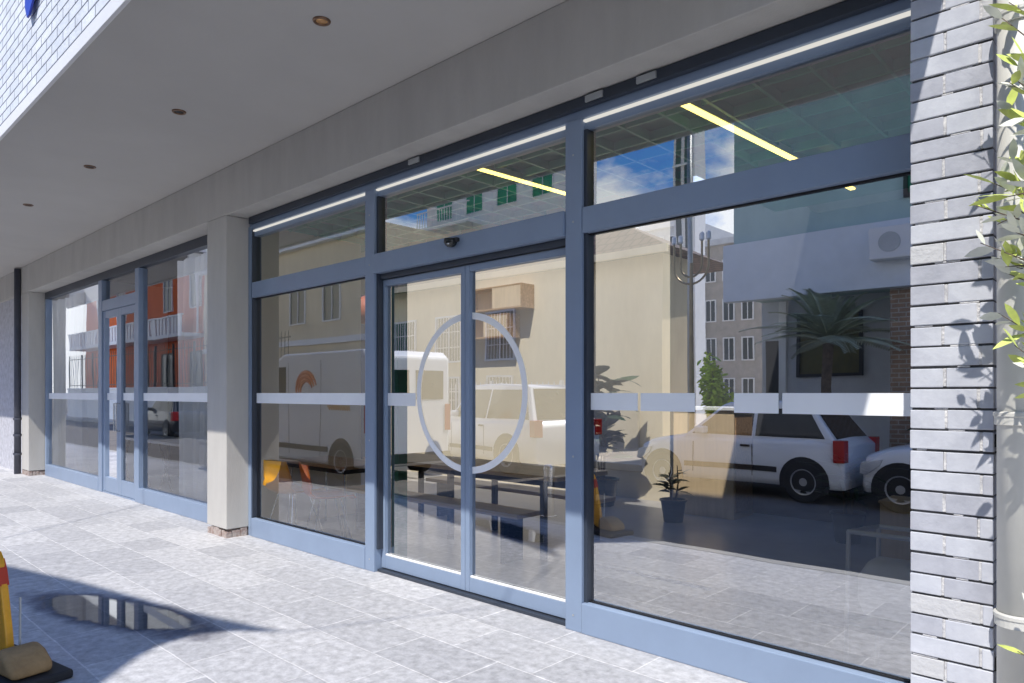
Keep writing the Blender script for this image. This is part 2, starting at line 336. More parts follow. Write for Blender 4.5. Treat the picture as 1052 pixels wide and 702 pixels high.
# brick pier on the right
pr = thing('brick_pillar', 'pale painted brick pillar at the right end of the shopfront', 'brick pillar', (-0.64, 3.25, 0))
px0, px1 = -0.788, -0.497
PB(B(px0+0.006, px1-0.006, 3.262, 3.60, 0.0, 3.828), 'mortar_core', M['mortar'], pr)
mo = MB(); b1 = MB(); rr = random.Random(3); ch = 0.0845; z = 0.0; k = 0
while z < 3.80:
    j = px0 + (0.124 if k % 2 == 0 else 0.245) + rr.uniform(-0.006, 0.006)
    for (a, b_) in ((px0, j-0.004), (j+0.004, px1)):
        pr_y = 3.25+rr.uniform(-0.002, 0.003); t0 = rr.uniform(-0.0015, 0.0015)
        q_ = rr.random(); b1.cur = 1 if q_ < 0.08 else (2 if q_ < .38 else 0)
        b1.box(a+rr.uniform(0, .002), b_-rr.uniform(0, .002), pr_y, 3.59, z+0.004+t0, min(z+ch-0.005+t0, 3.825))
    mo.box(j-0.0045+rr.uniform(-.003,0), j+0.0045+rr.uniform(0,.004), 3.2535, 3.5, z+0.006, min(z+ch-0.006, 3.82))
    if rr.random() < .75: xx = rr.uniform(px0, px1-.1); mo.box(xx, xx+rr.uniform(.03,.1), 3.2545, 3.5, z-0.0035, z+0.0035)
    z += ch; k += 1
PB(mo, 'pointing', M['mortar_pale'], pr, bevel=0.0015, seg=1)
PB(b1, 'brick_courses', [M['pierbrick'], M['pierbrick2'], M['pierbrick3']], pr, bevel=0.003, seg=2)

# drainpipe
dp = thing('drainpipe', 'thick cream painted drainpipe beside the right brick pillar', 'drainpipe', (-0.415, 3.2, 0))
PB(MB().cyl((-0.415, 3.2, 0.0), 0.066, 3.82, 28), 'pipe', M['pipe'], dp, smooth=False)
for zz in (1.41, 0.66, 2.9):
    PB(MB().lathe((-0.415, 3.2, zz), [(0.067, -0.03), (0.074, -0.028), (0.074, 0.0), (0.078, 0.004), (0.078, 0.016), (0.074, 0.02), (0.067, 0.022)], 28), 'collar', M['pipe'], dp)
for zz in (1.29, 0.42): PB(B(-0.50, -0.40, 3.27, 3.36, zz, zz+.05), 'bracket', M['dark'], dp)
for o in dp.children:
    if o.name.startswith('pipe'): o.data.shade_smooth()

# far left neighbour wall and pipe
nw = thing('neighbour_wall', 'rough grey rendered wall of the neighbouring building at the far left', 'wall', (-18, 3.2, 0))
PB(B(-24, -15.62, 3.30, 3.6, 0.0, 9), 'wall', M['rough_wall'], nw)
lp = thing('drainpipe', 'slim painted downpipe next to the far left column', 'drainpipe', (-15.62, 3.22, 0))
PB(MB().cyl((-15.62, 3.20, 0.0), 0.055, 3.81, 20), 'pipe', M['darkpipe'], lp, smooth=True)
for zz in (0.35, 0.7, 1.0): PB(MB().cyl((-15.62, 3.20, zz), 0.07, 0.04, 20), 'collar', M['darkpipe'], lp)

# blue sign up on the brick wall
bs = thing('wall_sign', 'small blue enamel sign high on the painted brick upper wall', 'sign', (-5.3, 1.4, 4.5))
PB(MB().prism([(-6.66, 4.50), (-6.60, 4.50), (-6.42, 4.62), (-6.42, 5.0), (-6.72, 5.0), (-6.72, 4.6)], 1.425, 1.44), 'plate', M['blue_sign'], bs, bevel=0.002)
PB(MB().box(-6.68, -6.46, 1.441, 1.467, 4.82, 4.84), 'bracket', M['galv'], bs)

# soffit downlights
names = ['recessed soffit downlight, the largest and nearest, with amber bulb', 'second nearest recessed soffit downlight, small dark round fitting',
         'third recessed downlight along the soffit, seen as dark ellipse', 'fourth recessed downlight, farthest visible near the left end of soffit']
M['bulb_amber'] = mat('amber_bulb', (0.75, 0.42, 0.18), 0.2, 0.4, var=0.1)
M['ringmetal'] = mat('bronze_ring', (0.22, 0.13, 0.08), 0.35, 0.6, var=0.1)
for i, (x, y) in enumerate([(-3.87, 2.38), (-5.98, 2.34), (-8.1, 2.28), (-10.3, 2.22)]):
    d = thing('downlight', names[i], 'downlight', (x, y, 3.83), group='downlights in the soffit')
    MB().lathe((0, 0, 0), [(0.036, 0.0), (0.038, -0.008), (0.052, -0.01), (0.056, -0.004), (0.056, 0.0)], 24).build('bezel', M['ringmetal'], d, smooth=True)
    MB().lathe((0, 0, 0), [(0.0, -0.004), (0.012, -0.0065), (0.020, -0.005), (0.026, -0.003), (0.036, -0.0025)], 24).build('bulb', M['bulb_amber'] if i == 0 else M['dark'], d, smooth=True)

# ------------------------------------------------------------------ main shopfront
F0, F1 = 3.50, 3.60; YG = 3.545
sf = thing('shopfront', 'large blue grey aluminium shopfront glazing around the sliding doors', 'shopfront', (-4, 3.5, 0))
XL, XR = -7.098, -0.74
PB(B(XL, XR, F0, F1, 3.22, 3.338), 'head_rail', M['frame'], sf, bevel=0.004)
PB(B(XL+.07, XR, F0-.045, F0-.002, 3.27, 3.336), 'head_cover', M['frame_dark'], sf, bevel=0.004)
PB(B(XL+.07, XR, F0+.005, F0+.03, 3.200, 3.212), 'glow_line', M['line_glow'], sf)  # glowing bar in place of a reflected highlight under the head
PB(B(XL+.072, -4.99, F0+.02, F1, 3.15, 3.194).box(-4.86, -2.81, F0+.02, F1, 3.15, 3.194).box(-2.68, XR, F0+.02, F1, 3.15, 3.194), 'inner_head', M['frame'], sf)
for xx in (-4.35, -2.62, -2.25): PB(B(xx, xx+.13, F0-.06, F0-.046, 3.285, 3.325), 'clip', M['galv'], sf, bevel=.002)
for xx in (-2.745, -4.925):
    for zz in (.1, 1.1, 2.58, 3.0): PB(MB().cyl((xx, F0-.018, zz), .007, .004, 10, axis='Y'), 'screw', M['galv'], sf)
PB(B(XL, XL+0.07, F0, F1, 0.0, 3.218), 'jamb', M['frame_dark'], sf, bevel=0.003)
PB(B(XL+0.0, XL+0.055, F0-.012, F0-.001, 0.0, 3.25), 'jamb_cover', M['frame'], sf)
for (a, b_) in ((-4.99, -4.86), (-2.81, -2.68)):
    PB(B(a, b_, F0-0.015, F1, 0.0, 3.218), 'mullion', M['frame'], sf, bevel=0.005)
    PB(B(b_+.001, b_+.026, F0+0.01, F1-.001, 0.19, 3.15), 'mullion_edge', M['frame_dark'], sf)
PB(B(XL+0.072, -4.992, F0-.012, F1, 2.50, 2.66), 'transom_bar', M['frame'], sf, bevel=0.005)
PB(B(-4.858, -2.812, F0-.03, F1+0.05, 2.50, 2.66), 'transom_bar', M['frame'], sf, bevel=0.005)
PB(B(-2.678, XR, F0-.012, F1, 2.50, 2.66), 'transom_bar', M['frame'], sf, bevel=0.005)
PB(B(-4.858, -2.812, F0+.03, F1+0.05, 2.455, 2.498), 'door_track', M['frame_dark'], sf)
PB(B(XL+0.072, -4.992, F0-.02, F1, 0.0, 0.19), 'sill', M['frame'], sf, bevel=0.006)
PB(B(-2.678, XR, F0-.02, F1, 0.0, 0.19), 'sill', M['frame'], sf, bevel=0.006)
PB(B(-4.858, -2.812, F0+.02, F1+.05, 0.0, 0.022), 'threshold', M['frame_dark'], sf)
for (a, b_, zs) in ((XL+.075, -4.995, (.191, 2.49, 2.661)), (-2.655, XR, (.191, 2.49, 2.661)), (-4.855, -2.815, (2.661,))):
    for zz in zs: PB(B(a, b_, YG-.014, YG-.004, zz, zz+.009), 'gasket', M['dark'], sf)
def pane(x0, x1, z0, z1, y, name, root, m=None, parent=None):
    p = MB().add([(x0, y, z0), (x1, y, z0), (x1, y, z1), (x0, y, z1)], [(0, 1, 2, 3)])
    return PS(p, name, m or M['glass'], parent or root, root)

w1 = pane(XL+0.07, -4.99, 0.19, 2.50, YG, 'window_pane', sf, M['glass_l']); w2 = pane(-2.68, XR, 0.19, 2.50, YG, 'window_pane', sf, M['glass_r'])
pane(XL+0.07, -4.99, 2.66, 3.15, YG, 'transom_pane', sf, M['glass_t']); pane(-4.86, -2.81, 2.66, 3.15, YG, 'transom_pane', sf, M['glass_t']); pane(-2.68, XR, 2.66, 3.15, YG, 'transom_pane', sf, M['glass_t'])
def decal(x0, x1, z0, z1, y, root, parent, m=None, name='frosted_band'):
    p = B(x0, x1, y-0.003, y-0.002, z0, z1); return PS(p, name, m or M['vinyl'], parent, root)
decal(XL+0.075, -4.995, 1.395, 1.50, YG, sf, w1)
for (a, b_) in ((-2.65, -2.305), (-2.285, -1.93), (-1.70, -1.46), (-1.44, XR)): decal(a, b_, 1.395, 1.50, YG, sf, w2)
PB(B(-4.83, -4.735, 3.64, 3.74, 0.012, 2.45), 'inner_post', M['green'], sf, bevel=0.004)

# sliding doors with ring decal
XM = -3.825; YD = 3.60
def leaf(x0, x1, label, side):
    d = thing('sliding_door', label, 'sliding door', ((x0+x1)/2, 3.57, 0.02))
    w = 0.045
    for (a, b_) in ((x0, x0+w), (x1-w, x1)):
        PB(B(a, b_, 3.56, 3.625, 0.03, 2.45), 'stile', M['frame'], d, bevel=0.003)
    PB(B(x0+w+.001, x1-w-.001, 3.562, 3.623, 2.40, 2.45), 'top_rail', M['frame'], d, bevel=0.003)
    PB(B(x0+w+.001, x1-w-.001, 3.562, 3.623, 0.03, 0.135), 'bottom_rail', M['frame'], d, bevel=0.003)
    PB(B(x0+w+.004, x1-w-.004, 3.566, 3.585, 0.137, 0.15), 'glazing_bead', M['frame_white'], d)
    g = pane(x0+w, x1-w, 0.135, 2.40, 3.592, 'pane', d)
    # ring half
    n = 40; cx, cz, ro, ri = XM, 1.50, 0.60, 0.55; vs = []; fs = []
    rng = (R(90), R(270)) if side < 0 else (R(-90), R(90))
    for i in range(n+1):
        t = rng[0]+(rng[1]-rng[0])*i/n
        for r in (ro, ri):
            x = cx+r*math.cos(t)
            x = min(max(x, x0+w+.002), x1-w-.002)
            for yy in (3.588, 3.590): vs.append((x, yy, cz+r*math.sin(t)))
    for i in range(n):
        a = i*4; b_ = a+4
        fs += [(a, a+2, b_+2, b_), (a+1, b_+1, b_+3, a+3), (a, b_, b_+1, a+1), (a+2, a+3, b_+3, b_+2)]
    PS(MB().add(vs, fs), 'ring_decal', M['ring'], g, d)
    if side < 0: decal(x0+w+.003, -4.44, 1.395, 1.50, 3.592, d, g)
    return d
leaf(-4.857, XM-.002, 'left leaf of the glass sliding doors with half of white ring', -1)
leaf(XM+.002, -2.813, 'right leaf of the glass sliding doors with half of white ring', 1)
sn = thing('door_sensor', 'black dome door sensor on the bar above the sliding doors', 'sensor', (-3.85, 3.44, 2.60))
MB().lathe((0, 0, 0), [(0.0, -0.03), (0.025, -0.027), (0.042, -0.012), (0.05, 0.008), (0.05, 0.03), (0.0, 0.03)], 24).build('dome', M['carglass'], sn, smooth=True)
B(-0.07, 0.07, -0.01, 0.028, 0.005, 0.035).build('housing', M['dark'], sn, bevel=0.008)
MB().lathe((0.012, -0.035, -0.008), [(0.0, -0.008), (0.01, -0.006), (0.012, 0.0), (0.0, 0.002)], 16).build('lens', M['lamp'], sn, smooth=True)

# ------------------------------------------------------------------ left shopfront
lf = thing('shopfront', 'narrower shopfront on the left with curtains behind glass and central door', 'shopfront', (-11.3, 3.5, 0))
LX0, LX1 = -15.04, -7.562
PB(B(LX0, LX1, F0, F1, 3.22, 3.338), 'head_rail', M['frame_dark'], lf, bevel=0.004)
for (a, b_) in ((LX0, LX0+.08), (LX1-.08, LX1)): PB(B(a, b_, F0, F1, 0.0, 3.218), 'jamb', M['frame'], lf, bevel=0.004)
for (a, b_) in ((-11.98, -11.82), (-10.42, -10.28)): PB(B(a, b_, F0-.015, F1, 0.0, 3.218), 'mullion', M['frame'], lf, bevel=0.005)
PB(B(-11.818, -10.422, F0-.01, F1, 2.74, 2.90), 'transom_bar', M['frame'], lf, bevel=0.004)
PB(B(LX0+.082, -11.982, F0-.02, F1, 0.0, 0.2), 'sill', M['frame'], lf, bevel=0.006)
PB(B(-10.278, LX1-.082, F0-.02, F1, 0.0, 0.2), 'sill', M['frame'], lf, bevel=0.006)
PB(B(-11.818, -10.422, F0, F1, 0.0, 0.02), 'threshold', M['frame'], lf)
l1 = pane(LX0+.08, -11.98, .2, 3.22, YG, 'window_pane', lf, M['glass_dark']); l2 = pane(-10.28, LX1-.08, .2, 3.22, YG, 'window_pane', lf, M['glass_dark'])
pane(-11.82, -10.42, 2.9, 3.22, YG, 'transom_pane', lf, M['glass_dark'])
decal(LX0+.09, -12.0, 1.395, 1.50, YG, lf, l1); decal(-10.26, LX1-.09, 1.395, 1.50, YG, lf, l2)
for (x0, x1, lb) in ((-11.815, -11.125, 'left leaf of the framed glass door in the left shopfront'), (-11.118, -10.425, 'right leaf of the framed glass door in the left shopfront')):
    d = thing('glass_door', lb, 'glass door', ((x0+x1)/2, 3.52, 0.02))
    for (a, b_) in ((x0, x0+.09), (x1-.09, x1)): PB(B(a, b_, 3.505, 3.56, 0.025, 2.735), 'stile', M['frame'], d, bevel=0.003)
    PB(B(x0+.091, x1-.091, 3.507, 3.558, 2.63, 2.735), 'top_rail', M['frame'], d, bevel=0.003)
    PB(B(x0+.091, x1-.091, 3.507, 3.558, 0.025, 0.24), 'bottom_rail', M['frame'], d, bevel=0.003)
    g = pane(x0+.09, x1-.09, .24, 2.63, 3.535, 'pane', d, M['glass_dark'])
    decal(x0+.1, x1-.1, 1.395, 1.50, 3.535, d, g)
    hx = x1-.045 if x0 < -11.5 else x0+.045
    PB(MB().tube([(hx, 3.505, 0.95), (hx, 3.455, 0.95), (hx, 3.455, 1.35), (hx, 3.505, 1.35)], 0.011, 8), 'handle', M['steel'], d)

for (a, b_) in ((-15.1, -13.2), (-9.7, -7.9)):  # white booths added under roof gaps to bounce sunlight onto the curtains
    tag(B(a+.02, b_-.02, 4.93, 4.975, 0.013, 3.8).build('wall_added_bounce', M['whitewall']), kind='structure')
    tag(B(a, a+.05, 3.9, 4.925, 0.013, 3.8).build('wall_added_bounce', M['whitewall']), kind='structure')
    tag(B(b_-.05, b_, 3.9, 4.925, 0.013, 3.8).build('wall_added_bounce', M['whitewall']), kind='structure')
def curtain(x0, x1, label, y=3.67):
    vs = []; fs = []; n = 120; rr = random.Random(int(abs(x0)*9))
    ph = [rr.uniform(0, 6) for _ in range(4)]
    for i in range(n+1):
        t = i/n; x = x0+(x1-x0)*t
        w = 0.03*math.sin(t*38+ph[0])+0.025*math.sin(t*71+ph[1])+.02*math.sin(t*17+ph[2])
        for j, z in enumerate((0.03, 0.6, 1.5, 2.5, 3.2)):
            vs.append((x, y+w*(1.25-.12*j)+.02*math.sin(t*9+j), z))
    for i in range(n):
        for j in range(4): a = i*5+j; fs.append((a, a+5, a+6, a+1))
    o = MB().add(vs, fs).build('curtain', M['sheer'], smooth=True)
    o.location = (0, 0, 0); tag(o, label, 'curtain'); return o
curtain(-15.0, -13.3, 'white pleated curtain at the left end of the left shopfront')
curtain(-9.45, -8.0, 'white pleated curtain at the right end of the left shopfront')

# ------------------------------------------------------------------ interior
tag(B(-16, -7.45, 4.98, 5.06, 0.013, 3.4).build('wall_left_shop_back', M['wall_dark']), kind='structure')
tag(B(-7.448, -7.33, 3.605, 5.06, 0.013, 3.4).build('wall_partition', M['cream']), kind='structure')
tag(B(-11.5, -11.4, 5.062, 8.398, 0.013, 3.4).build('wall_end', M['wall_dark']), kind='structure')
tag(B(-9.6-3.6, -9.6, 3.602, 4.978, 3.40, 3.42).build('ceiling', M['wall_dark']), kind='structure')
tag(B(-8.0, -0.51, 3.602, 5.50, 3.40, 3.42).build('ceiling', M['green']), kind='structure')
tag(B(-3.02, -0.51, 5.502, 7.244, 3.40, 3.42).build('ceiling', M['green']), kind='structure')
tag(B(-11.38, -3.03, 5.502, 5.53, 3.27, 3.44).build('added_opening_kerb_wall', M['cream']), kind='structure')  # edge of the roof opening added to light the rear wall
gm = MB(); x = -7.25
while x < -0.55: gm.box(x, x+.02, 3.61, 5.49, 3.33, 3.398); x += 0.32
y = 3.75
while y < 5.46: gm.box(-7.3, -0.52, y, y+.02, 3.333, 3.397); y += 0.32
M['gridgreen'] = mat('green_grid', (0.03, 0.42, 0.24), 0.4, var=0.2)
tag(gm.build('ceiling_grid', M['gridgreen']), kind='structure')

def strip(x, y0, y1, label):
    l = thing('linear_light', label, 'linear light', (x, y0, 3.31), rz=R(-3.6), group='yellow linear ceiling lights')
    B(-.03, .03, 0, y1-y0, 0, 0.05).build('housing', M['frame_white'], l)
    B(-.022, .022, .01, y1-y0-.01, -0.012, -0.001).build('diffuser', M['led_yellow'], l)
strip(-2.22, 3.86, 6.6, 'lit yellow linear light above the large right window')
strip(-4.06, 3.86, 5.33, 'lit yellow linear light above the sliding doors')

# floor slot drain
tag(B(-3.75, -2.55, 4.88, 4.93, 0.0125, 0.018).build('slot_drain', M['dark']), 'thin dark slot drain in the floor behind the right window', 'drain')

# table and shell chairs behind left window
tb = thing('table', 'oak topped table behind the left window', 'table', (-6.6, 4.22, 0.012))
B(-0.62, 0.62, -0.30, 0.30, 0.72, 0.755).build('table_top', M['wood'], tb, bevel=0.006)
B(-0.56, 0.56, -0.25, 0.25, 0.67, 0.718).build('apron', M['dark'], tb)
for sx in (-.52, .52):
    for sy in (-.22, .22): MB().tube([(sx, sy, 0.67), (sx*1.08, sy*1.08, 0)], .014, 8).build('leg', M['steel'], tb)
lt = thing('long_table', 'long oak communal table with black legs behind the sliding doors', 'table', (-5.35, 5.1, 0.012))
B(-1.45, 1.45, -.38, .38, .71, .75).build('table_top', M['oak_l'], lt, bevel=.005)
B(-1.35, 1.35, -.02, .02, .60, .708).build('rail', M['dark'], lt)
for sx in (-1.25, 0, 1.25):
    for sy in (-.32, .32): B(sx-.025, sx+.025, sy-.025, sy+.025, 0, .708).build('leg', M['dark'], lt)
for (bx, by, lb) in ((-5.35, 4.52, 'long oak bench on the window side of the communal table'), (-5.35, 5.68, 'long oak bench on the far side of the communal table')):
    be = thing('bench', lb, 'bench', (bx, by, .012)); B(-1.3, 1.3, -.15, .15, .41, .45).build('seat', M['oak_l'], be, bevel=.005)
    for sx in (-1.1, 1.1): B(sx-.025, sx+.025, -.12, .12, 0, .408).build('leg', M['dark'], be)
def shell_chair(x, y, rz, m, label):
    c = thing('shell_chair', label, 'chair', (x, y, 0.012), rz=rz)
    vs = []; fs = []; n = 12
    prof = [(.22, .43), (.20, .455), (.10, .45), (-.05, .445), (-.16, .455), (-.21, .50), (-.235, .60), (-.26, .72), (-.275, .80)]
    for (py, pz) in prof:
        for i in range(n+1):
            t = i/n*2-1; w = .235 if pz < .6 else .235-.05*((pz-.6)/.2)
            cup = 0.035*t*t
            vs.append((t*w, py+(cup if pz > .5 else 0), pz+(cup if pz <= .5 else 0)))
    for j in range(len(prof)-1):
        for i in range(n): a = j*(n+1)+i; fs.append((a, a+1, a+n+2, a+n+1))
    s = MB().add(vs, fs).build('shell', m, c, smooth=True); s.modifiers.new('t', 'SOLIDIFY').thickness = .008
    for sx in (-1, 1):
        for sy in (-1, 1): MB().tube([(sx*.12, sy*.10, .44), (sx*.22, sy*.2, 0)], .010, 8).build('leg', M['steel'], c)
    return c
shell_chair(-6.68, 3.78, R(8), M['yshell'], 'amber yellow shell chair tucked under the oak table')
shell_chair(-6.10, 3.82, R(-20), M['orange'], 'orange red shell chair at the right end of the oak table')

# counter, plinths, shelves
ct = thing('counter', 'pale plywood reception counter behind the right window', 'counter', (-4.12, 8.0, 0.012))
B(-.40, .40, -.25, .25, 0.0, 1.28).build('body', M['ply'], ct, bevel=0.004)
B(-.43, .43, -.28, .28, 1.282, 1.32).build('counter_top', M['fabric'], ct, bevel=0.004)
B(.402, .412, -.22, .22, 0.08, 1.2).build('side_panel', M['wood'], ct)
pl = thing('plinth', 'small plywood display plinth near the right brick pillar', 'plinth', (-1.55, 6.5, 0.012))
B(-.2, .2, -.2, .2, 0.04, .58).build('body', M['ply'], pl, bevel=.003); B(-.18, .18, -.18, .18, 0, .038).build('base', M['dark'], pl); B(-.21, .21, -.21, .21, .582, .6).build('top', M['ply'], pl)
def wall_box(x, z, w, h, label):
    s = thing('wall_shelf', label, 'wall shelf', (x, 8.39, z))
    t = .025; b_ = MB(); b_.box(-w/2, w/2, -.3, 0, 0, t).box(-w/2, w/2, -.3, 0, h-t, h).box(-w/2, -w/2+t, -.3, 0, t, h-t).box(w/2-t, w/2, -.3, 0, t, h-t)
    b_.build('carcass', M['wood'], s); B(-w/2+t, w/2-t, -.02, -.005, t, h-t).build('back_panel', M['ply'], s)
    B(0, w/2-t, -.298, -.28, t, h-t).build('door', M['ply'], s)
wall_box(-8.05, 2.85, 1.3, .38, 'upper oak box shelf on the cream rear wall')
wall_box(-8.25, 2.40, 1.1, .38, 'lower oak box shelf on the cream rear wall')
rl = thing('red_lamp', 'round terracotta red pendant lamp seen through the small panes above the left window', 'pendant lamp', (-9.3, 6.6, 2.8))
MB().lathe((0, 0, 0), [(0.0, -.2), (.16, -.19), (.27, -.1), (.30, 0.02), (.25, .16), (.12, .24), (0.0, .25)], 28).build('shade', M['redbrown'], rl, smooth=True)
MB().tube([(0, 0, .24), (0, 0, .6)], .008, 6).build('cord', M['dark'], rl)

# potted plants
def pot(parent, r=.17, h=.3):
    MB().lathe((0, 0, 0), [(0, 0), (r*.72, 0), (r*.95, h*.92), (r*1.05, h*.93), (r*1.05, h), (r*.95, h), (r*.9, h*.9), (0, h*.9)], 24).build('pot', M['pot'], parent, smooth=False)
    MB().lathe((0, 0, h*.905), [(r*.9, 0), (0, .01)], 20).build('soil', M['soil'], parent)
def leaf_face(mb, p, d, L, W, droop=.3, roll=0, up=None):
    p = Vector(p); d = Vector(d).normalized(); s = d.cross(up or Vector((0, 0, 1)))
    if s.length < .05: s = Vector((1, 0, 0))
    s.normalize(); nrm = s.cross(d)
    s = (s*math.cos(roll)+nrm*math.sin(roll))
    seg = [(0, .06), (.25, .8), (.5, 1), (.78, .65), (1, .02)]
    vs = []
    for t, w in seg:
        c = p+d*L*t-Vector((0, 0, 1))*droop*L*t*t
        vs += [c-s*W*w/2, c+s*W*w/2]
    mb.add(vs, [(2*i, 2*i+1, 2*i+3, 2*i+2) for i in range(4)])
def leafy(x, y, label, H, nleaf, LL, WW, potr, poth, seed, nst=3):
    r = random.Random(seed); o = thing('potted_plant', label, 'potted plant', (x, y, .012)); pot(o, potr, poth)
    st = MB(); lv = MB()
    for s in range(nst):
        a = r.uniform(0, 6.28); top = Vector((math.cos(a)*.12*H, math.sin(a)*.12*H, poth*.9+H*r.uniform(.75, 1)))
        base = Vector((math.cos(a)*.03, math.sin(a)*.03, poth*.9)); mid = (base+top)/2+Vector((r.uniform(-.05, .05), r.uniform(-.05, .05), 0))*H
        st.tube([base, mid, top], [.014, .01, .006], 6)
        for k in range(nleaf):
            t = r.uniform(.25, 1); p_ = base.lerp(mid, t*2) if t < .5 else mid.lerp(top, t*2-1)
            b_ = r.uniform(0, 6.28); leaf_face(lv, p_, (math.cos(b_), math.sin(b_), r.uniform(.1, .9)), LL*r.uniform(.7, 1.15), WW*r.uniform(.8, 1.2), r.uniform(.1, .5), r.uniform(-.4, .4))
    st.build('stem', M['bark'], o); lv.build('foliage', M['leaf_d'], o)
leafy(-5.5, 7.6, 'tall potted plant with large dark leaves in black pot behind right window', 1.6, 20, .40, .21, .22, .36, 4, 4)
leafy(-4.2, 7.2, 'small potted plant in dark blue pot in front of the plywood counter', .42, 8, .24, .07, .15, .26, 9)
leafy(-2.35, 7.4, 'spiky green potted plant left of the display plinth', .55, 16, .5, .05, .16, .3, 12)

# chrome rack with white bag just behind glass at the right
ck = thing('chrome_rack', 'chrome tube rack holding white bag just behind the right window', 'rack', (-1.05, 4.0, .012))
for (sx, sy) in ((-.2, -.1), (.2, -.1), (-.12, .16), (.25, .16)):
    MB().tube([(sx, sy, 0), (sx*.92, sy, .76)], .012, 8).build('upright', M['satin'], ck)
MB().tube([(-.184, -.1, .76), (.184, -.1, .76), (.23, .16, .76), (-.11, .16, .76), (-.184, -.1, .76)], .012, 8).build('top_rail', M['satin'], ck)
MB().tube([(-.195, -.1, .28), (.195, -.1, .28), (.24, .16, .28), (-.118, .16, .28), (-.195, -.1, .28)], .010, 8).build('lower_rail', M['satin'], ck)
bg = MB().prism([(-.13, .30), (.14, .29), (.17, .40), (.15, .54), (.10, .60), (-.10, .60), (-.16, .50), (-.16, .38)], -.06, .1)
bg = bg.build('white_bag', M['fabric'], None, bevel=.03, smooth=True, seg=3); bg.location = (-1.05, 4.0, .03); tag(bg, 'white cloth bag hanging in the chrome rack', 'bag')

# ------------------------------------------------------------------ street: near pavement objects
# yellow barrier board on rubber base
cs = thing('barrier_post', 'worn yellow warning board standing in black rubber base at the lower left', 'warning board', (-4.594, 0.872, 0), rz=R(10))
bpoly = [(-.15, .05), (.12, .05), (.09, .22), (.03, .46), (-.02, .60), (-.06, .64), (-.12, .62)]
MB().prism(bpoly, -.02, .02).build('board', M['yellow'], cs, bevel=.008)
MB().prism([(.028, .465), (.0, .55), (-.03, .60), (-.06, .60), (-.02, .465)], -.0235, .0235).build('red_patch', M['red'], cs)
MB().prism([(-.14, .10), (.02, .07), (.045, .05), (-.14, .05)], -.024, .024).build('black_patch', M['dark'], cs)
B(-.34, .42, -.17, .17, 0, .048).build('base', M['rubber'], cs, bevel=.015)
MB().tube([(.16, .02, .05), (.165, .02, .42)], .006, 8).build('pin', M['galv'], cs)
sb = MB().prism([(.14, .05), (.15, .15), (.20, .18), (.28, .16), (.36, .11), (.38, .05)], -.10, .10).build('sandbag', M['sand'], None, bevel=.03, smooth=True, seg=3)
sb.location = (-4.60, 0.87, .002); sb.rotation_euler = (0, 0, R(10)); tag(sb, 'tan sandbag lying on the black rubber base', 'sandbag')

# steel bollard
bo = thing('bollard', 'stainless steel bollard standing by the kerb', 'bollard', (-5.95, 0.15, -.12))
MB().lathe((0, 0, 0), [(.075, 0), (.075, .62), (.07, .66), (.05, .69), (0, .70)], 24).build('post', M['steel'], bo, smooth=True)
MB().lathe((0, 0, 0), [(.11, 0), (.11, .012), (.078, .014)], 24).build('collar', M['steel'], bo)

# added unseen sail, outline worked back from the pointed shadow it casts
SZ = 8.0
def sh(x, y): return (x+0.2267*SZ, y-0.6667*SZ)
outline = [(-4.04, 2.23), (-4.30, 2.02), (-4.41, 1.83), (-4.38, 1.6), (-4.25, 1.42), (-4.03, 1.2), (-3.72, .85), (-3.3, .3),
           (-5.0, .32), (-7.0, .3), (-9.6, .1), (-9.0, .5), (-8.4, 1.12), (-7.4, 1.42), (-6.36, 1.70), (-5.55, 1.86), (-4.92, 1.98)]
sl = thing('shadow_caster_sail', 'added dark sail high over the street, shaped to cast the pointed shadow', 'shade sail', (-5, -4, SZ))
s_ = MB().prism([sh(*p) for p in outline], SZ, SZ+.01, 'XY'); PB(s_, 'cloth', M['sail'], sl)
A = sh(-4.04, 2.23); Bc = sh(-3.3, .3); C = sh(-9.6, .1); D = sh(-8.4, 1.12)
for a, b_ in (((*A, SZ), (-1.0, SE, 6.4)), ((*Bc, SZ), (-.6, -7.0, 8.3)), ((*C, SZ), (-8.0, -7.4, 8.3)), ((*D, SZ), (-10.2, SE, 6.4))):
    PB(MB().tube([a, b_], .008, 6), 'cable', M['galv'], sl)
for (x, y, lb) in ((-.6, -7.05, 'right galvanised mast of the added sail across the street'), (-8.05, -7.45, 'left galvanised mast holding the added sail across the street')):
    m_ = thing('mast', lb, 'mast', (x, y, 0)); MB().tube([(0, 0, 0), (0, 0, 8.4)], [.07, .055], 16).build('pole', M['galv'], m_, smooth=True); B(-.15, .15, -.15, .15, 0.0, .05).build('base_plate', M['galv'], m_)

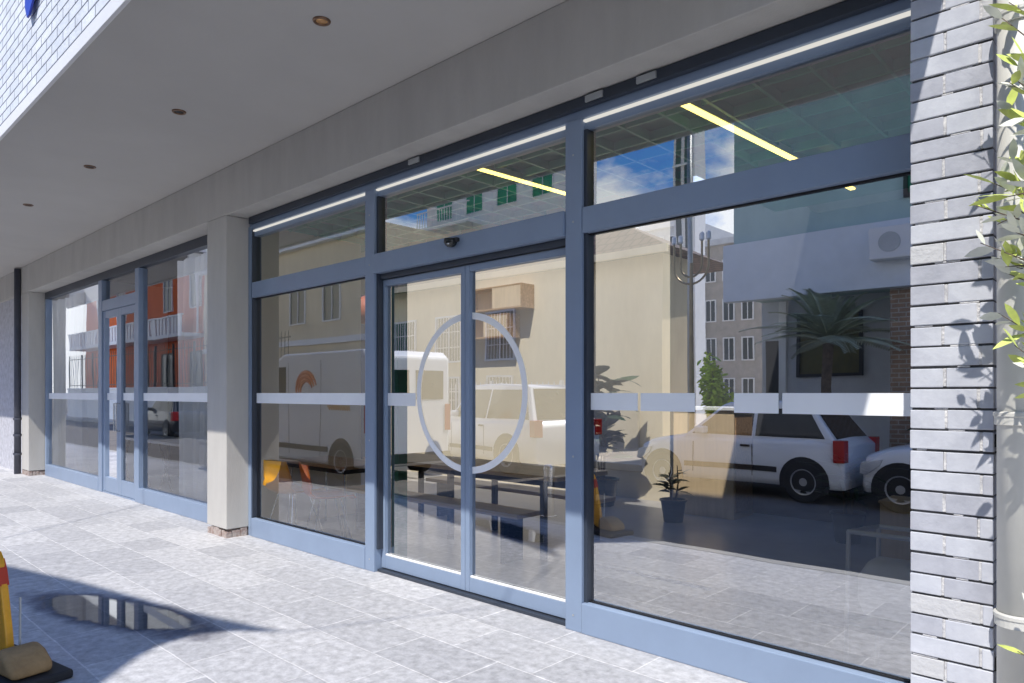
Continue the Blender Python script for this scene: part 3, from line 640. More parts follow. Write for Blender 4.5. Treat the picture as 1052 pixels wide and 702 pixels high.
# ------------------------------------------------------------------ vehicles
def wheel(parent, x, y, z, r, out, w=.2):
    n = 40
    t = MB(); pr_ = [(r*.62, 0), (r*.95, 0), (r, .02), (r, w-.02), (r*.95, w), (r*.62, w)]
    vs = []; fs = []
    for (rad, h) in pr_:
        for k in range(n): a = 2*math.pi*k/n; vs.append((x+rad*math.cos(a), y-out*h, z+rad*math.sin(a)))
    for i in range(len(pr_)-1):
        for k in range(n): fs.append((i*n+k, i*n+(k+1) % n, (i+1)*n+(k+1) % n, (i+1)*n+k))
    wl = t.add(vs, fs).build('wheel', M['tyre'], parent, smooth=False)
    rm = MB(); yo = y-out*.015
    for k in range(5):
        a = 2*math.pi*k/5+.3
        c, s = math.cos(a), math.sin(a); px_, pz_ = -s, c
        r1 = r*.62
        q = [(x+c*.03+px_*.035, z+s*.03+pz_*.035), (x+c*r1+px_*.05, z+s*r1+pz_*.05), (x+c*r1-px_*.05, z+s*r1-pz_*.05), (x+c*.03-px_*.035, z+s*.03-pz_*.035)]
        rm.prism(q, min(yo, yo-out*.02), max(yo, yo-out*.02))
    rm.cyl((x, yo+out*.004, z), .06, -out*.03, 16, axis='Y')
    vs = []; fs = []
    for (rad, h) in ((r*.63, .0), (r*.56, .005), (r*.54, .05)):
        for k in range(n): a = 2*math.pi*k/n; vs.append((x+rad*math.cos(a), y-out*h, z+rad*math.sin(a)))
    for i in range(2):
        for k in range(n): fs.append((i*n+k, i*n+(k+1) % n, (i+1)*n+(k+1) % n, (i+1)*n+k))
    rm.add(vs, fs); rm.build('rim', M['rim'], wl)
    MB().cyl((x, y-out*.06, z), r*.58, -out*.01, 24, axis='Y').build('brake_disc', M['dark'], wl)
    return wl

def car(name, label, loc, rz, L, W, H, wb, prof, cab, wheels_r=.32, cat='car', tailcol=True, group=None, paint=None):
    paint = paint or M['paint_w']
    """prof: list of (x, z_top_of_lower_body) front(-) to rear(+) ; cab: (x_windscreen_base, x_roof_front, x_roof_rear, x_rear_base, z_belt)"""
    o = thing(name, label, cat, loc, rz=rz, group=group)
    hw = W/2; vs = []; fs = []
    zb = .22
    for (x, zt, wf) in prof:
        w = hw*wf; sec = [(-w*.92, zb), (-w, zb+.1), (-w, (zb+zt)/2), (-w*.985, zt-.12), (-w*.93, zt-.03), (-w*.8, zt), (0, zt+.015), (w*.8, zt), (w*.93, zt-.03), (w*.985, zt-.12), (w, (zb+zt)/2), (w, zb+.1), (w*.92, zb)]
        for (yy, zz) in sec: vs.append((x, yy, zz))
    n = 13
    for i in range(len(prof)-1):
        for k in range(n): fs.append((i*n+k, i*n+(k+1) % n, (i+1)*n+(k+1) % n, (i+1)*n+k))
    fs.append(tuple(range(n))); fs.append(tuple((len(prof)-1)*n+k for k in range(n)))
    b_ = MB().add(vs, fs).build('body', paint, o, smooth=True, bevel=.02)
    xa, xb, xc, xd, zbelt = cab
    # cabin shell
    wb_, wt = hw*.93, hw*.72
    zr = H
    def cs_(x, z): # y at height
        t = (z-zbelt)/(zr-zbelt); return wb_+(wt-wb_)*t
    q = [(xa, zbelt-.05), (xb, zr-.06), (xb+.12, zr-.012), ((xb+xc)/2, zr+.02), (xc-.1, zr-.012), (xc, zr-.06), (xd, zbelt-.05)]
    vs = []
    for s in (-1, 1):
        for (x, z) in q: vs.append((x, s*cs_(x, z), z))
    nn = len(q); fs = [tuple(range(nn)), tuple(range(2*nn-1, nn-1, -1))]+[(i, i+1, nn+i+1, nn+i) for i in range(nn-1)]
    MB().add(vs, fs).build('roof', paint, o, bevel=.035, smooth=False, seg=3)
    def lerpx(z, x0, x1): return x0+(x1-x0)*(z-(zbelt-.05))/((zr-.06)-(zbelt-.05))
    z0, z1 = zbelt+.01, zr-.11
    # side windows
    xs = [lerpx(z0, xa, xb)+.10, (xa+xb*.0+xd)/2-.02, lerpx(z0, xd, xc)-.12]; xt = [lerpx(z1, xa, xb)+.08, (xa+xd)/2-.02, lerpx(z1, xd, xc)-.08]
    for s in (-1, 1):
        for i in range(2):
            g0, g1 = (.0, .045) if i == 0 else (.045, 0)
            pp = [(xs[i]+g0*(i == 1), z0), (xs[i+1]-g1*(i == 0), z0), (xt[i+1]-g1*(i == 0), z1), (xt[i]+g0*(i == 1), z1)]
            if i == 0: pp = [(xs[0], z0), (xs[1]-.03, z0), (xt[1]-.03, z1), (max(xt[0], xs[0]+.05), z1)]
            else: pp = [(xs[1]+.03, z0), (xs[2], z0), (xt[2], z1), (xt[1]+.03, z1)]
            v = []
            for off in (.0, .008):
                for (x, z) in pp: v.append((x, s*(cs_(x, z)+off), z))
            MB().add(v, [(0, 1, 2, 3), (7, 6, 5, 4), (0, 1, 5, 4), (1, 2, 6, 5), (2, 3, 7, 6), (3, 0, 4, 7)]).build('side_window', M['carglass'], o)
    # screens
    for (x0, x1, nm, sg) in ((xa, xb, 'windscreen', -1), (xd, xc, 'rear_window', 1)):
        v = []
        for off in (.0, .012):
            for (z, f) in ((z0, .86), (z1+.02, .88)):
                xx = lerpx(z, x0, x1)+sg*(.004+off)
                for s in (-1, 1): v.append((xx, s*cs_(xx, z)*f, z))
        MB().add(v, [(0, 1, 3, 2), (4, 5, 7, 6), (0, 1, 5, 4), (2, 3, 7, 6), (0, 2, 6, 4), (1, 3, 7, 5)]).build(nm, M['carglass'], o)
    zw = wheels_r
    xf, xr = prof[0][0]+(L-wb)*.48, prof[0][0]+(L-wb)*.48+wb
    for s in (-1, 1):
        for x in (xf, xr):
            vsx = [(x+math.cos(R(a))*(wheels_r+.06), zw+math.sin(R(a))*(wheels_r+.06)) for a in range(-25, 206, 11)]
            yv = s*(hw+.003); MB().prism(vsx, min(yv, yv-s*.06), max(yv, yv-s*.06)).build('wheel_arch', M['dark'], b_)
            wheel(o, x, s*(hw+.016), zw, wheels_r, s)
        # door seams, handle, sill
        for xx in ((xa+xd)/2-.02, xa+.22):
            MB().box(xx-.006, xx+.006, min(s*hw, s*(hw+.002)), max(s*hw, s*(hw+.002)), .34, zbelt-.12).build('door_seam', M['dark'], b_)
        MB().box(xf+wheels_r+.1, xr-wheels_r-.1, min(s*(hw-.01), s*(hw+.012)), max(s*(hw-.01), s*(hw+.012)), .42, .50).build('side_trim', M['black_trim'], o)
        xx = (xa+xd)/2-.2; MB().box(xx, xx+.14, min(s*hw*.985, s*(hw+.02)), max(s*hw*.985, s*(hw+.02)), zbelt-.16, zbelt-.13).build('door_handle', M['black_trim'], o)
        MB().box(xa+.30, xa+.46, min(s*hw*.93, s*(hw+.14)), max(s*hw*.93, s*(hw+.14)), zbelt+.02, zbelt+.14).build('mirror', paint, o, bevel=.03)
        x0 = prof[0][0]; zt = prof[1][1]
        MB().prism([(x0-.005, zt-.26), (x0+.02, zt-.10), (x0+.30, zt-.05), (x0+.26, zt-.14), (x0+.08, zt-.28)], min(s*hw*.62, s*(hw*1.004)), max(s*hw*.62, s*(hw*1.004))).build('headlight', M['lamp'], o, bevel=.01)
        xe = prof[-1][0]
        MB().box(xe-.14, xe+.012, min(s*hw*.78, s*(hw+.006)), max(s*hw*.78, s*(hw+.006)), zbelt-.32, zbelt+.0).build('tail_light', M['tail'], o, bevel=.01)
    MB().box(prof[0][0]-.02, prof[0][0]+.1, -hw*.6, hw*.6, .3, .42).build('grille', M['black_trim'], o)
    MB().box(prof[0][0]-.03, prof[0][0]-.018, -.25, .25, .44, .55).build('number_plate', M['frame_white'], o)
    return o
def hatch(lab, loc, rz=0, name='parked_car', paint=None):
    P = [(-1.72, .62, .82), (-1.66, .76, .93), (-1.45, .84, .99), (-1.1, .90, 1), (-.7, .95, 1), (0, .95, 1), (.7, .96, 1), (1.3, .97, 1), (1.6, .95, .98), (1.72, .85, .93)]
    return car(name, lab, loc, rz, 3.44, 1.66, 1.50, 2.36, P, (-.86, -.22, 1.22, 1.62, .94), .31, paint=paint)
def suv(lab, loc, rz=0):
    P = [(-2.2, .75, .86), (-2.12, .92, .95), (-1.9, 1.0, .99), (-1.5, 1.05, 1), (-.9, 1.08, 1), (0, 1.08, 1), (1, 1.09, 1), (1.8, 1.09, 1), (2.1, 1.06, .98), (2.2, .95, .94)]
    return car('parked_car', lab, loc, rz, 4.4, 1.85, 1.80, 2.65, P, (-1.05, -.35, 1.75, 2.1, 1.08), .37)
GZ = -.12
hatch('white hatchback parked nearest behind the camera, reflected in the right window', (-5.10, -4.20, GZ))
hatch('second white hatchback parked behind the first by the palm', (-1.45, -4.22, GZ), 0)
suv('white sport utility car parked aslant farther up the street', (-10.9, -4.2, GZ), R(10))
suv('white sport utility car parked at far end of the street', (-20.5, -3.9, GZ), 0)

M['paint_k'] = mat('black_car_paint', (0.02, 0.022, 0.03), 0.2, var=0.05, coat=0.8)
hatch('black hatchback parked in front of the white terrace wall', (-27.5, -3.6, GZ), 0, paint=M['paint_k'])
# panel van
def van(loc, rz=0):
    o = thing('panel_van', 'white high roof panel van with orange graphics parked by the kerb', 'van', loc, rz=rz)
    P = [(-2.3, .9, .86), (-2.25, 1.05, .93), (-1.95, 1.22, .98), (-1.55, 1.34, 1)]
    hw = .92
    side = [(2.3, .3), (2.3, 2.3), (2.15, 2.42), (-.65, 2.42), (-.9, 2.34), (-1.45, 1.42), (-2.1, 1.18), (-2.3, .95), (-2.34, .35), (-2.2, .25), (2.2, .25)]
    b_ = MB().prism(side, -hw, hw).build('body', M['paint_w'], o, bevel=.06, seg=3)
    v = []
    for off in (0, .01):
        for (x, z, w) in ((-1.42, 1.50, .84), (-.95, 2.26, .76)):
            for s in (-1, 1): v.append((x-.02-off, s*w, z))
    MB().add(v, [(0, 1, 3, 2), (4, 5, 7, 6), (0, 1, 5, 4), (2, 3, 7, 6), (0, 2, 6, 4), (1, 3, 7, 5)]).build('windscreen', M['carglass'], o)
    for s in (-1, 1):
        y0, y1 = sorted((s*(hw-.01), s*(hw+.005)))
        MB().prism([(-1.3, 1.5), (-.55, 1.5), (-.55, 2.15), (-.93, 2.15)], y0, y1).build('side_window', M['carglass'], o)
        for x in (-1.55, 1.45):
            vs = [(x+math.cos(R(a))*.42, .36+math.sin(R(a))*.42) for a in range(-20, 201, 11)]
            MB().prism(vs, y0, y1).build('wheel_arch', M['dark'], b_); wheel(o, x, s*(hw+.016), .35, .35, s)
        for x in (-.45, .75): MB().box(x, x+.01, *sorted((s*hw, s*(hw+.003))), .4, 2.25).build('door_seam', M['dark'], b_)
        MB().box(-1.1, 1.0, *sorted((s*(hw-.01), s*(hw+.012))), .5, .6).build('side_trim', M['black_trim'], o)
        MB().box(-1.35, -1.2, *sorted((s*hw, s*(hw+.2))), 1.45, 1.75).build('mirror', M['black_trim'], o, bevel=.02)
        # graphics: orange flame curve and script squiggle
        g = MB()
        for j in range(3):
            pts = [(.0+.22*math.cos(R(a))*(1+j*.35)+.25, 1.65+.22*math.sin(R(a))*(1+j*.35)) for a in range(20, 200, 15)]
            g.tube([(x, s*(hw+.003), z) for x, z in pts], [.012+.035*math.sin(math.pi*i/(len(pts)-1)) for i in range(len(pts))], 6)
        g.build('graphic', M['orange'], o)
        g = MB(); g.tube([(1.0+.011*i, s*(hw+.004), 1.35+.05*math.sin(i*.9)) for i in range(70)], .008, 5); g.build('script', M['yellow'], o)
        MB().box(2.2, 2.315, *sorted((s*(hw-.12), s*(hw+.005))), .9, 1.4).build('tail_light', M['tail'], o)
        MB().box(-2.33, -2.1, *sorted((s*(hw-.3), s*(hw+.004))), .82, 1.05).build('headlight', M['lamp'], o, bevel=.02)
    MB().box(-2.37, -2.33, -.6, .6, .5, .8).build('grille', M['black_trim'], o)
    for s in (-1, 1): MB().box(2.301, 2.308, *sorted((s*.08, s*.75)), 1.5, 2.05).build('rear_window', M['carglass'], o)
    MB().box(2.25, 2.36, -.88, .88, .32, .5).build('rear_bumper', M['black_trim'], o)
    return o
van((-12.7, -1.15, GZ))

# ------------------------------------------------------------------ palm, shrub, olive
pm = thing('palm_tree', 'young palm with arching fronds in front of the grey building', 'palm tree', (-4.45, -5.85, 0.02))
MB().tube([(0, 0, 0), (.03, 0, .8), (.0, .02, 1.6), (.02, 0, 2.35)], [.12, .10, .085, .09], 12).build('trunk', M['bark'], pm)
fr = MB(); r = random.Random(5)
for k in range(34):
    a = k*2.39996; el = R(r.uniform(12, 80)); L = r.uniform(1.3, 1.8); d = Vector((math.cos(a)*math.cos(el), math.sin(a)*math.cos(el), math.sin(el)))
    P0 = Vector((0.02, 0, 2.38)); pts = [P0+d*L*t-Vector((0, 0, 1))*L*.38*t*t for t in [i/16 for i in range(17)]]
    fr.tube(pts, [.014*(1-i/18) for i in range(17)], 4, False)
    for i in range(2, 17):
        td = (pts[i]-pts[i-1]).normalized(); sd = td.cross(Vector((0, 0, 1))).normalized()
        for s in (-1, 1):
            for h in (0, .5):
                q = pts[i-1].lerp(pts[i], h); ll = .34*math.sin(math.pi*min(.95, (i+h)/17+.12))+.06
                leaf_face(fr, q, sd*s+td*.7+Vector((0, 0, .25)), ll, .045, .3)
fr.build('crown', M['leaf_p'], pm)

def bush(x, y, z, label, name, cat, m, size, n, seed, L=.12, W=.05, z0=.0):
    r = random.Random(seed); o = thing(name, label, cat, (x, y, z)); br = MB(); lv = MB()
    for k in range(14):
        a = r.uniform(0, 6.28); t = Vector((math.cos(a)*size[0]*r.uniform(.2, .9), math.sin(a)*size[0]*r.uniform(.2, .9), size[1]*r.uniform(.5, .95)))
        mid = Vector((t.x*.35, t.y*.35, t.z*.6)); br.tube([(0, 0, 0), mid, t], [.02, .012, .004], 5)
        for q in range(n//14):
            f = r.uniform(.35, 1.05); p_ = mid.lerp(t, (f-.35)/.65)+Vector((r.gauss(0, .11), r.gauss(0, .11), r.gauss(0, .11)))*size[0]*1.2
            leaf_face(lv, p_, (r.uniform(-1, 1), r.uniform(-1, 1), r.uniform(-.4, 1)), L*r.uniform(.7, 1.3), W, .3, r.uniform(-1, 1))
    br.build('stem', M['bark'], o); lv.build('foliage', m, o)
bush(-6.9, -6.6, .02, 'bright lime green shrub left of the palm', 'shrub', 'shrub', M['leaf_l'], (.45, 2.25), 1600, 3, .16, .08)
bush(-2.6, -5.9, .02, 'dark green shrub right of the palm', 'shrub', 'shrub', M['leaf_d'], (.5, 1.1), 900, 8, .16, .06)

ol = thing('olive_tree', 'potted olive tree with silvery green leaves in front of the drainpipe', 'olive tree', (-0.02, 2.86, 0))
MB().lathe((0, 0, 0), [(0, 0), (.16, 0), (.21, .36), (.225, .37), (.225, .41), (.2, .41), (.19, .36), (0, .36)], 28).build('pot', M['kerb'], ol)
MB().tube([(0, 0, .36), (.02, .02, .8), (-.03, .0, 1.3), (0.02, 0, 1.9), (0, 0, 2.6)], [.035, .03, .026, .02, .008], 10).build('trunk', M['bark'], ol)
br = MB(); lv = MB(); r = random.Random(21)
def twig(p0, p1, nl, L=.10, W=.03):
    p0, p1 = Vector(p0), Vector(p1); mid = (p0+p1)/2+Vector((r.uniform(-.03, .03), r.uniform(-.03, .03), r.uniform(0, .05)))
    br.tube([p0, mid, p1], [.005, .0035, .0015], 5)
    for i in range(nl):
        t = .35+.65*(i+.5)/nl; p_ = p0.lerp(mid, t*2) if t < .5 else mid.lerp(p1, t*2-1)
        d = (p1-p0).normalized()
        q = Vector((r.uniform(-1, 1), r.uniform(-1, 1), r.uniform(-.5, 1)))
        lv.cur = 1 if r.random() < .45 else 0
        leaf_face(lv, p_, d*.6+q*.8, L*r.uniform(.7, 1.2), W*r.uniform(.8, 1.2), .15, r.uniform(-1.2, 1.2))
for (z, tx, ty, tz) in [(2.4, -.42, .12, 2.83), (2.3, -.36, .0, 2.60), (2.1, -.40, .1, 2.50), (2.05, -.44, .08, 2.24), (2.0, -.48, .05, 2.16), (1.95, -.36, .15, 2.22), (1.8, -.46, .02, 2.02), (1.7, -.40, .1, 1.92),
                        (1.5, -.42, .1, 1.78), (1.4, -.36, .0, 1.66), (1.35, -.35, .1, 1.60), (2.2, -.33, -.05, 2.4), (1.9, -.34, -.02, 2.1), (2.6, -.3, 0, 2.95)]:
    twig((0, 0, z-.15), (tx, ty, tz), 11)
    for k in range(2): twig((tx*.55, ty*.5, z+(tz-z)*.5), (tx*.85+r.uniform(-.05, .05), ty+r.uniform(-.1, .1), tz+r.uniform(-.12, .12)), 6)
for k in range(12):
    a = r.uniform(-1.3, .6); twig((0, 0, r.uniform(1.2, 2.5)), (math.cos(a)*r.uniform(.2, .5)+.1, -abs(math.sin(a))*r.uniform(.1, .5), r.uniform(1.4, 3.0)), 10)
for (z, tx, ty, tz) in [(.45, -.33, .05, .95), (.42, -.36, .06, .62), (.42, -.32, .0, .78)]: twig((0, 0, z), (tx, ty, tz), 5)
br.build('branches', M['bark'], ol); lv.build('foliage', [M['leaf_o'], M['leaf_s']], ol)

# ornamental street lamp with curved arms
lm = thing('street_lamp', 'bronze street lamp with nested upward curving arms', 'street lamp', (-7.55, -6.6, .02))
MB().tube([(0, 0, 0), (0, 0, 3.1), (0, 0, 4.3)], [.06, .045, .035], 14).build('post', M['bronze'], lm)
for rad in (.42, .26):
    MB().tube([(rad*math.cos(R(a)), 0, 4.25+(rad*1.0)*math.sin(R(a)) if a > 180 else 4.25) for a in range(180, 361, 12)] if True else [], .025, 8).build('arm', M['bronze'], lm)
    for s in (-1, 1):
        MB().tube([(s*rad, 0, 4.25), (s*rad, 0, 4.75)], .025, 8).build('arm', M['bronze'], lm)
        MB().lathe((s*rad, 0, 4.75), [(.03, 0), (.06, .03), (.055, .16), (0, .2)], 12).build('lantern', M['lamp'], lm)

# ------------------------------------------------------------------ buildings across the street
def window(parent, x, z, w, h, y, fm, gm_, bars=False, root=None):
    """window in a wall whose face looks toward +Y at y (local)"""
    t = .06
    f = MB().box(x-w/2-t, x+w/2+t, y+.002, y+.07, z-t, z).box(x-w/2-t, x+w/2+t, y+.002, y+.07, z+h, z+h+t).box(x-w/2-t, x-w/2, y+.002, y+.07, z, z+h).box(x+w/2, x+w/2+t, y+.002, y+.07, z, z+h)
    f.box(x-.02, x+.02, y+.012, y+.05, z, z+h)
    if bars:
        k = x-w/2+.1
        while k < x+w/2-.05: f.box(k, k+.02, y+.075, y+.09, z, z+h); k += .14
        f.box(x-w/2, x+w/2, y+.092, y+.1, z+h*.3, z+h*.3+.03).box(x-w/2, x+w/2, y+.092, y+.1, z+h*.66, z+h*.66+.03)
    fr_ = f.build('window', fm, parent)
    B(x-w/2, x+w/2, y+.003, y+.01, z, z+h).build('pane', gm_, fr_)
    return fr_
# cream tile-roofed building
bc = thing('building', 'low cream building with brown tiled hip roof and barred windows', 'building', (-15.8, -9.0, 0))
B(-6.2, 6.1, -1.5, 0, 0, 5.2).build('wall', M['b_cream'], bc)
rv = [(-6.7, .6, 5.25), (6.6, .6, 5.25), (6.4, -4.0, 5.25), (-6.7, -4.0, 5.25), (-4, -1.7, 6.9), (3.2, -1.7, 6.9)]
MB().add(rv, [(0, 1, 5, 4), (1, 2, 5), (2, 3, 4, 5), (3, 0, 4), (0, 3, 2, 1)]).build('roof', M['tile'], bc)
B(-6.72, 6.62, .602, .70, 5.08, 5.27).build('fascia', M['b_cream'], bc)
for x in (-4.8, -2.4, 0.1): window(bc, x, 2.6, 1.2, 1.5, 0, M['frame_white'], M['winglass'], True)
for x in (-4.8, -2.4, 0.1): window(bc, x, .9, 1.0, 1.1, 0, M['frame_white'], M['winglass'], True)
B(-.02, 5.4, .002, .12, 0.02, 1.0).build('plinth_band', M['b_brown'], bc)
# white block with green windows
bw = thing('building', 'tall white apartment block with green windows behind the cream building', 'building', (-27, -20, 0))
B(-5.5, 5.6, -2, 0, 0, 15.5).build('wall', M['b_white'], bw)
for i in range(4):
    for z in (2, 5.2, 8.4, 11.6): window(bw, -3.8+i*2.5, z, 1.4, 1.7, 0, M['frame_white'], M['green'])
for z in (4.4, 7.6, 10.8): B(-5.0, -.6, .003, 1.2, z, z+.18).build('balcony_slab', M['b_white'], bw)
for z in (4.58, 7.78, 10.98):
    f = MB(); k = -5.0
    while k < -.6: f.box(k, k+.04, 1.12, 1.16, z, z+.9); k += .22
    f.box(-5, -.58, 1.1, 1.18, z+.902, z+.96); f.build('railing', M['frame_white'], bw)
# two apartment blocks far away
ba = thing('building', 'five storey grey apartment block far down the side street', 'building', (-20.2, -28, 0))
B(-2.6, 1.3, -6, 0, 0, 11.0).build('wall', M['b_grey'], ba)
for i in range(4):
    for z in (1.2, 3.3, 5.4, 7.5, 9.4): window(ba, -2.05+i*.9, z, .45, 1.0, 0, M['frame_white'], M['winglass'])
B(-2.7, 1.4, .002, .2, 10.9, 11.2).build('cornice', M['b_white'], ba)
bb = thing('building', 'brown and grey apartment block beside the sky gap', 'building', (-17.4, -28, 0))
B(-1.45, 2.0, -6, -.4, 0, 9.7).build('wall', M['b_brown'], bb)
for i in range(3):
    for z in (1.2, 3.3, 5.4, 7.6): window(bb, -.95+i*1.05, z, .55, 1.1, -.4, M['frame_white'], M['winglass'])
B(-1.5, 2.05, -.398, -.2, 9.6, 9.9).build('cornice', M['b_grey'], bb)
# glass lift tower
gt = thing('tower', 'slender pale tower with dark glass strips rising against the sky', 'tower', (-16.4, -22.0, 0))
B(-.55, .55, -1, 0, 0, 17).build('shaft', M['b_white'], gt)
for x in (-.28, .18): B(x-.13, x+.13, .002, .03, 1, 16.6).build('glass_strip', M['winglass'], gt)
for z in range(2, 17, 2): B(-.56, .56, .032, .06, z, z+.12).build('band', M['b_white'], gt)
# grey-green building with overhang
bt = thing('building', 'grey green building with pale overhanging band and shaded ground floor across the street', 'building', (-1.0, -7.55, 0))
B(-5.4, 9, -6, 0, 0.02, 3.42).build('wall', M['b_grey'], bt)
B(-5.4, 9, -6, 1.3, 3.425, 10.0).build('upper_wall', M['b_teal'], bt)
B(-5.5, 9, 1.302, 1.55, 3.3, 4.45).build('band', M['b_pale'], bt)
window(bt, -4.0, 1.9, 1.15, 1.15, 0, M['dark'], M['olive'])
B(-5.0, -4.85, .002, .1, .02, 3.4).build('door_post', M['b_white'], bt)
B(-5.3, -5.02, .002, .05, .02, 2.6).build('door', M['dark'], bt)
for x in (-1.2, 1.6, 4.4): window(bt, x, .9, 1.8, 1.8, 0, M['frame_white'], M['winglass'])
window(bt, -1.6, 4.9, 1.3, .9, 1.3, M['dark'], M['green']); window(bt, 1.8, 4.9, 1.3, .9, 1.3, M['dark'], M['green'])
B(-2.55, -2.1, .7, 1.29, .02, 3.42).build('brick_support', M['tanbrick'], bt)
ac = thing('air_conditioner', 'white air conditioning unit fixed to the pale band', 'air conditioner', (-3.4, -5.95, 3.75))
B(-.32, .32, -.05, .25, 0, .55).build('casing', M['frame_white'], ac, bevel=.02)
MB().cyl((0, .252, .28), .17, .01, 24, axis='Y').build('fan_grille', M['galv'], ac)
# orange building at far left of the reflection
bo_ = thing('building', 'burnt orange building with white balcony balustrade up the street', 'building', (-44, -9.5, 0))
B(-16, 5.5, -8, 0, 0, 11).build('wall', M['b_orange'], bo_)
B(-16.3, 5.8, .002, .35, 10.7, 11.2).build('cornice', M['b_orange'], bo_)
B(-15, 5.3, .003, 1.3, 4.6, 4.8).build('balcony_slab', M['b_white'], bo_)
f = MB(); k = -15
while k < 4.9: f.box(k, k+.35, 1.2, 1.28, 4.802, 5.7); k += .55
f.box(-15, 5.3, 1.18, 1.3, 5.702, 5.8); f.build('balustrade', M['frame_white'], bo_)
for x in (-12, -8, -4, 0, 4): window(bo_, x, 6.4, 1.5, 2.2, 0, M['frame_white'], M['winglass'])
for x in (-12, -8, -4, 0, 4): window(bo_, x, 1.6, 1.6, 2.2, 0, M['dark'], M['winglass'])
bp_ = thing('building', 'pale cream building with white sash windows between the orange and tiled roofed buildings', 'building', (-30, -9.2, 0))
B(-8.2, 7.6, -8, 0, 0, 8.2).build('wall', M['b_cream'], bp_)
B(-8.3, 7.7, .002, .3, 7.9, 8.3).build('cornice', M['b_white'], bp_)
B(-8.15, 7.55, .002, .12, 3.6, 3.85).build('string_course', M['b_white'], bp_)
for x in (-6.5, -3.8, -1.1, 1.6, 4.3):
    window(bp_, x, 4.6, 1.2, 1.9, 0, M['frame_white'], M['winglass']); window(bp_, x, 1.2, 1.2, 1.7, 0, M['frame_white'], M['winglass'])
MB().tube([(5.2, .45, 4.85), (5.2, .45, 10.5)], .08, 10).build('downpipe', M['frame_white'], bo_)
# terrace wall and fence
tw = thing('terrace_wall', 'low white terrace wall along the far pavement', 'wall', (-36, -6.4, 0))
B(-16, 12, -.15, .15, .02, 1.7).build('wall', M['b_white'], tw)
B(-16.05, 12.05, -.2, .2, 1.702, 1.8).build('coping', M['frame_white'], tw)
def fence(x, y, z, L, H, label, m, pitch=.18):
    o = thing('fence', label, 'fence', (x, y, z))
    k = 0
    while k <= L+.01: B(k-.04, k+.04, -.04, .04, 0, H+.1).build('post', m, o); k += 2.4
    k = 0
    while k < L-.01:
        f = MB(); e = min(k+2.4, L)
        for zz in (.15, H-.2): f.box(k+.045, e-.045, -.015, .015, zz, zz+.04)
        q = k+.15
        while q < e-.06: f.prism([(q-.02, .05), (q+.02, .05), (q+.02, H), (q, H+.08), (q-.02, H)], -.028, -.016); q += pitch
        f.build('palisade_panel', m, o); k += 2.4
fence(-52, -6.4, 1.8, 28, 2.0, 'dark palisade fence on top of the terrace wall', M['dark'], .3)
fence(-23.0, -6.3, .02, 12, 1.7, 'white palisade fence in front of the cream building', M['frame_white'])
# trestle tables outside the left shopfront
for (x, y, lb) in ((-11.6, 4.35, 'white topped trestle table with black legs behind the left shopfront glass'),):
    t = thing('trestle_table', lb, 'table', (x, y, .012))
    B(-1.6, 1.6, -.3, .3, .72, .76).build('table_top', M['fabric'], t, bevel=.005)
    for sx in (-1.3, -.4, .5, 1.3):
        for s in (-1, 1): MB().tube([(sx-.25*s, -.2, 0), (sx+.25*s, -.2, .72)], .018, 6).build('leg', M['dark'], t)

# ------------------------------------------------------------------ world, sun, camera
sd = Vector((-0.34, 1.0, -1.5)).normalized()
w = bpy.data.worlds.new('World'); scene.world = w; w.use_nodes = True; nt = w.node_tree
bgn = nt.nodes['Background']; bgn.inputs['Strength'].default_value = 0.125
sky = nt.nodes.new('ShaderNodeTexSky'); sky.sky_type = 'NISHITA'; sky.sun_disc = False
sky.sun_elevation = math.asin(-sd.z); sky.sun_rotation = math.atan2(-sd.x, -sd.y)
sky.air_density = 1.3; sky.dust_density = 0.4; sky.ozone_density = 2.0
tc = nt.nodes.new('ShaderNodeTexCoord'); mp = nt.nodes.new('ShaderNodeMapping'); mp.inputs['Scale'].default_value = (1, 1, 2.0); mp.inputs['Location'].default_value = (0.35, 0.2, 0.0)
n = nt.nodes.new('ShaderNodeTexNoise'); n.inputs['Scale'].default_value = 2.3; n.inputs['Detail'].default_value = 12; n.inputs['Roughness'].default_value = .58
rp = nt.nodes.new('ShaderNodeValToRGB'); rp.color_ramp.elements[0].position = .47; rp.color_ramp.elements[1].position = .56
mx = nt.nodes.new('ShaderNodeMix'); mx.data_type = 'RGBA'; mx.inputs[7].default_value = (13.5, 13.9, 14.4, 1)
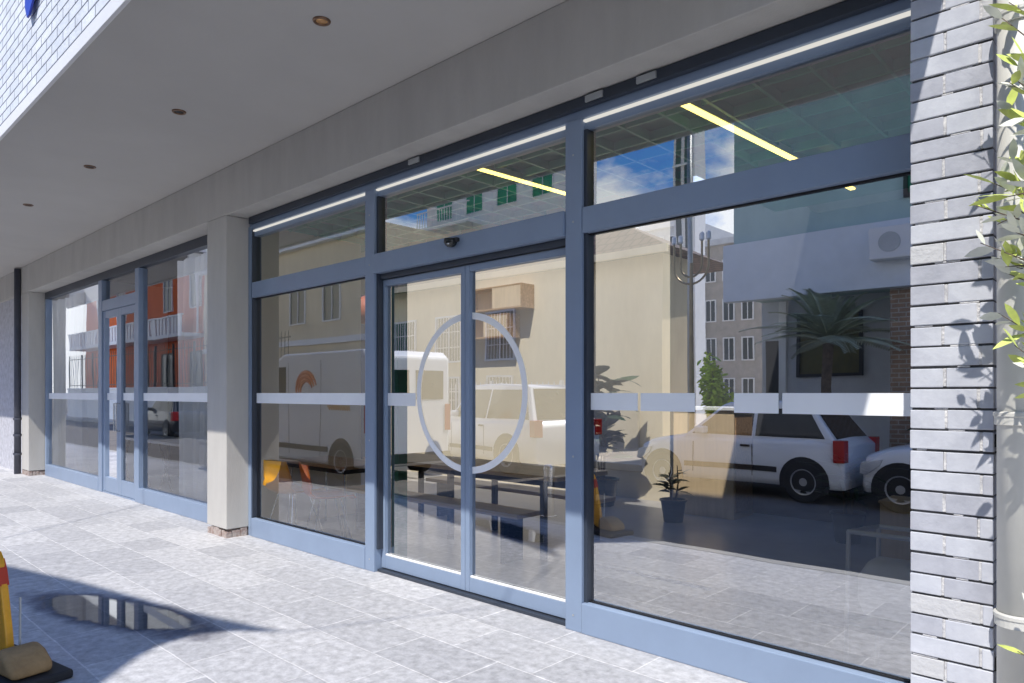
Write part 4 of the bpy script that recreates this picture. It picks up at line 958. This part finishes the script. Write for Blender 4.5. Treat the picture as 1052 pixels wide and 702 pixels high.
nt.links.new(tc.outputs['Generated'], mp.inputs[0]); nt.links.new(mp.outputs[0], n.inputs['Vector']); spz = nt.nodes.new('ShaderNodeSeparateXYZ'); nt.links.new(tc.outputs['Generated'], spz.inputs[0])
mz = nt.nodes.new('ShaderNodeMath'); mz.operation = 'MULTIPLY_ADD'; mz.inputs[1].default_value = -0.9; mz.inputs[2].default_value = 0.285
nt.links.new(spz.outputs['Z'], mz.inputs[0])
mc = nt.nodes.new('ShaderNodeMath'); mc.operation = 'MAXIMUM'; mc.inputs[1].default_value = -0.12; nt.links.new(mz.outputs[0], mc.inputs[0])
ma2 = nt.nodes.new('ShaderNodeMath'); nt.links.new(n.outputs['Fac'], ma2.inputs[0]); nt.links.new(mc.outputs[0], ma2.inputs[1]); nt.links.new(ma2.outputs[0], rp.inputs[0])
nt.links.new(rp.outputs[0], mx.inputs[0]); hs = nt.nodes.new('ShaderNodeVectorMath'); hs.operation = 'MULTIPLY'; hs.inputs[1].default_value = (0.45, 0.85, 1.5)
nt.links.new(sky.outputs[0], hs.inputs[0]); nt.links.new(hs.outputs[0], mx.inputs[6]); nt.links.new(mx.outputs[2], bgn.inputs['Color'])
sun = bpy.data.lights.new('sun', 'SUN'); sun.energy = 5.0; sun.angle = R(.5); sun.color = (1, .955, .89)
so = bpy.data.objects.new('sun', sun); col.objects.link(so); so.rotation_euler = sd.to_track_quat('-Z', 'Y').to_euler(); so.location = (5, -10, 20)

cam = bpy.data.cameras.new('camera'); co = bpy.data.objects.new('camera', cam); col.objects.link(co)
co.location = (0, 0, 1.5); co.rotation_euler = (R(90), 0, math.atan2(.685, .729))
cam.lens = 36*720/1052; cam.sensor_width = 36; cam.shift_y = 53/1052; cam.clip_end = 2000; cam.clip_start = .05
scene.camera = co
scene.view_settings.view_transform = 'Standard'; scene.view_settings.look = 'None'; scene.view_settings.exposure = 0
scene.cycles.max_bounces = 10; scene.cycles.transparent_max_bounces = 12; scene.cycles.diffuse_bounces = 5; scene.cycles.glossy_bounces = 4
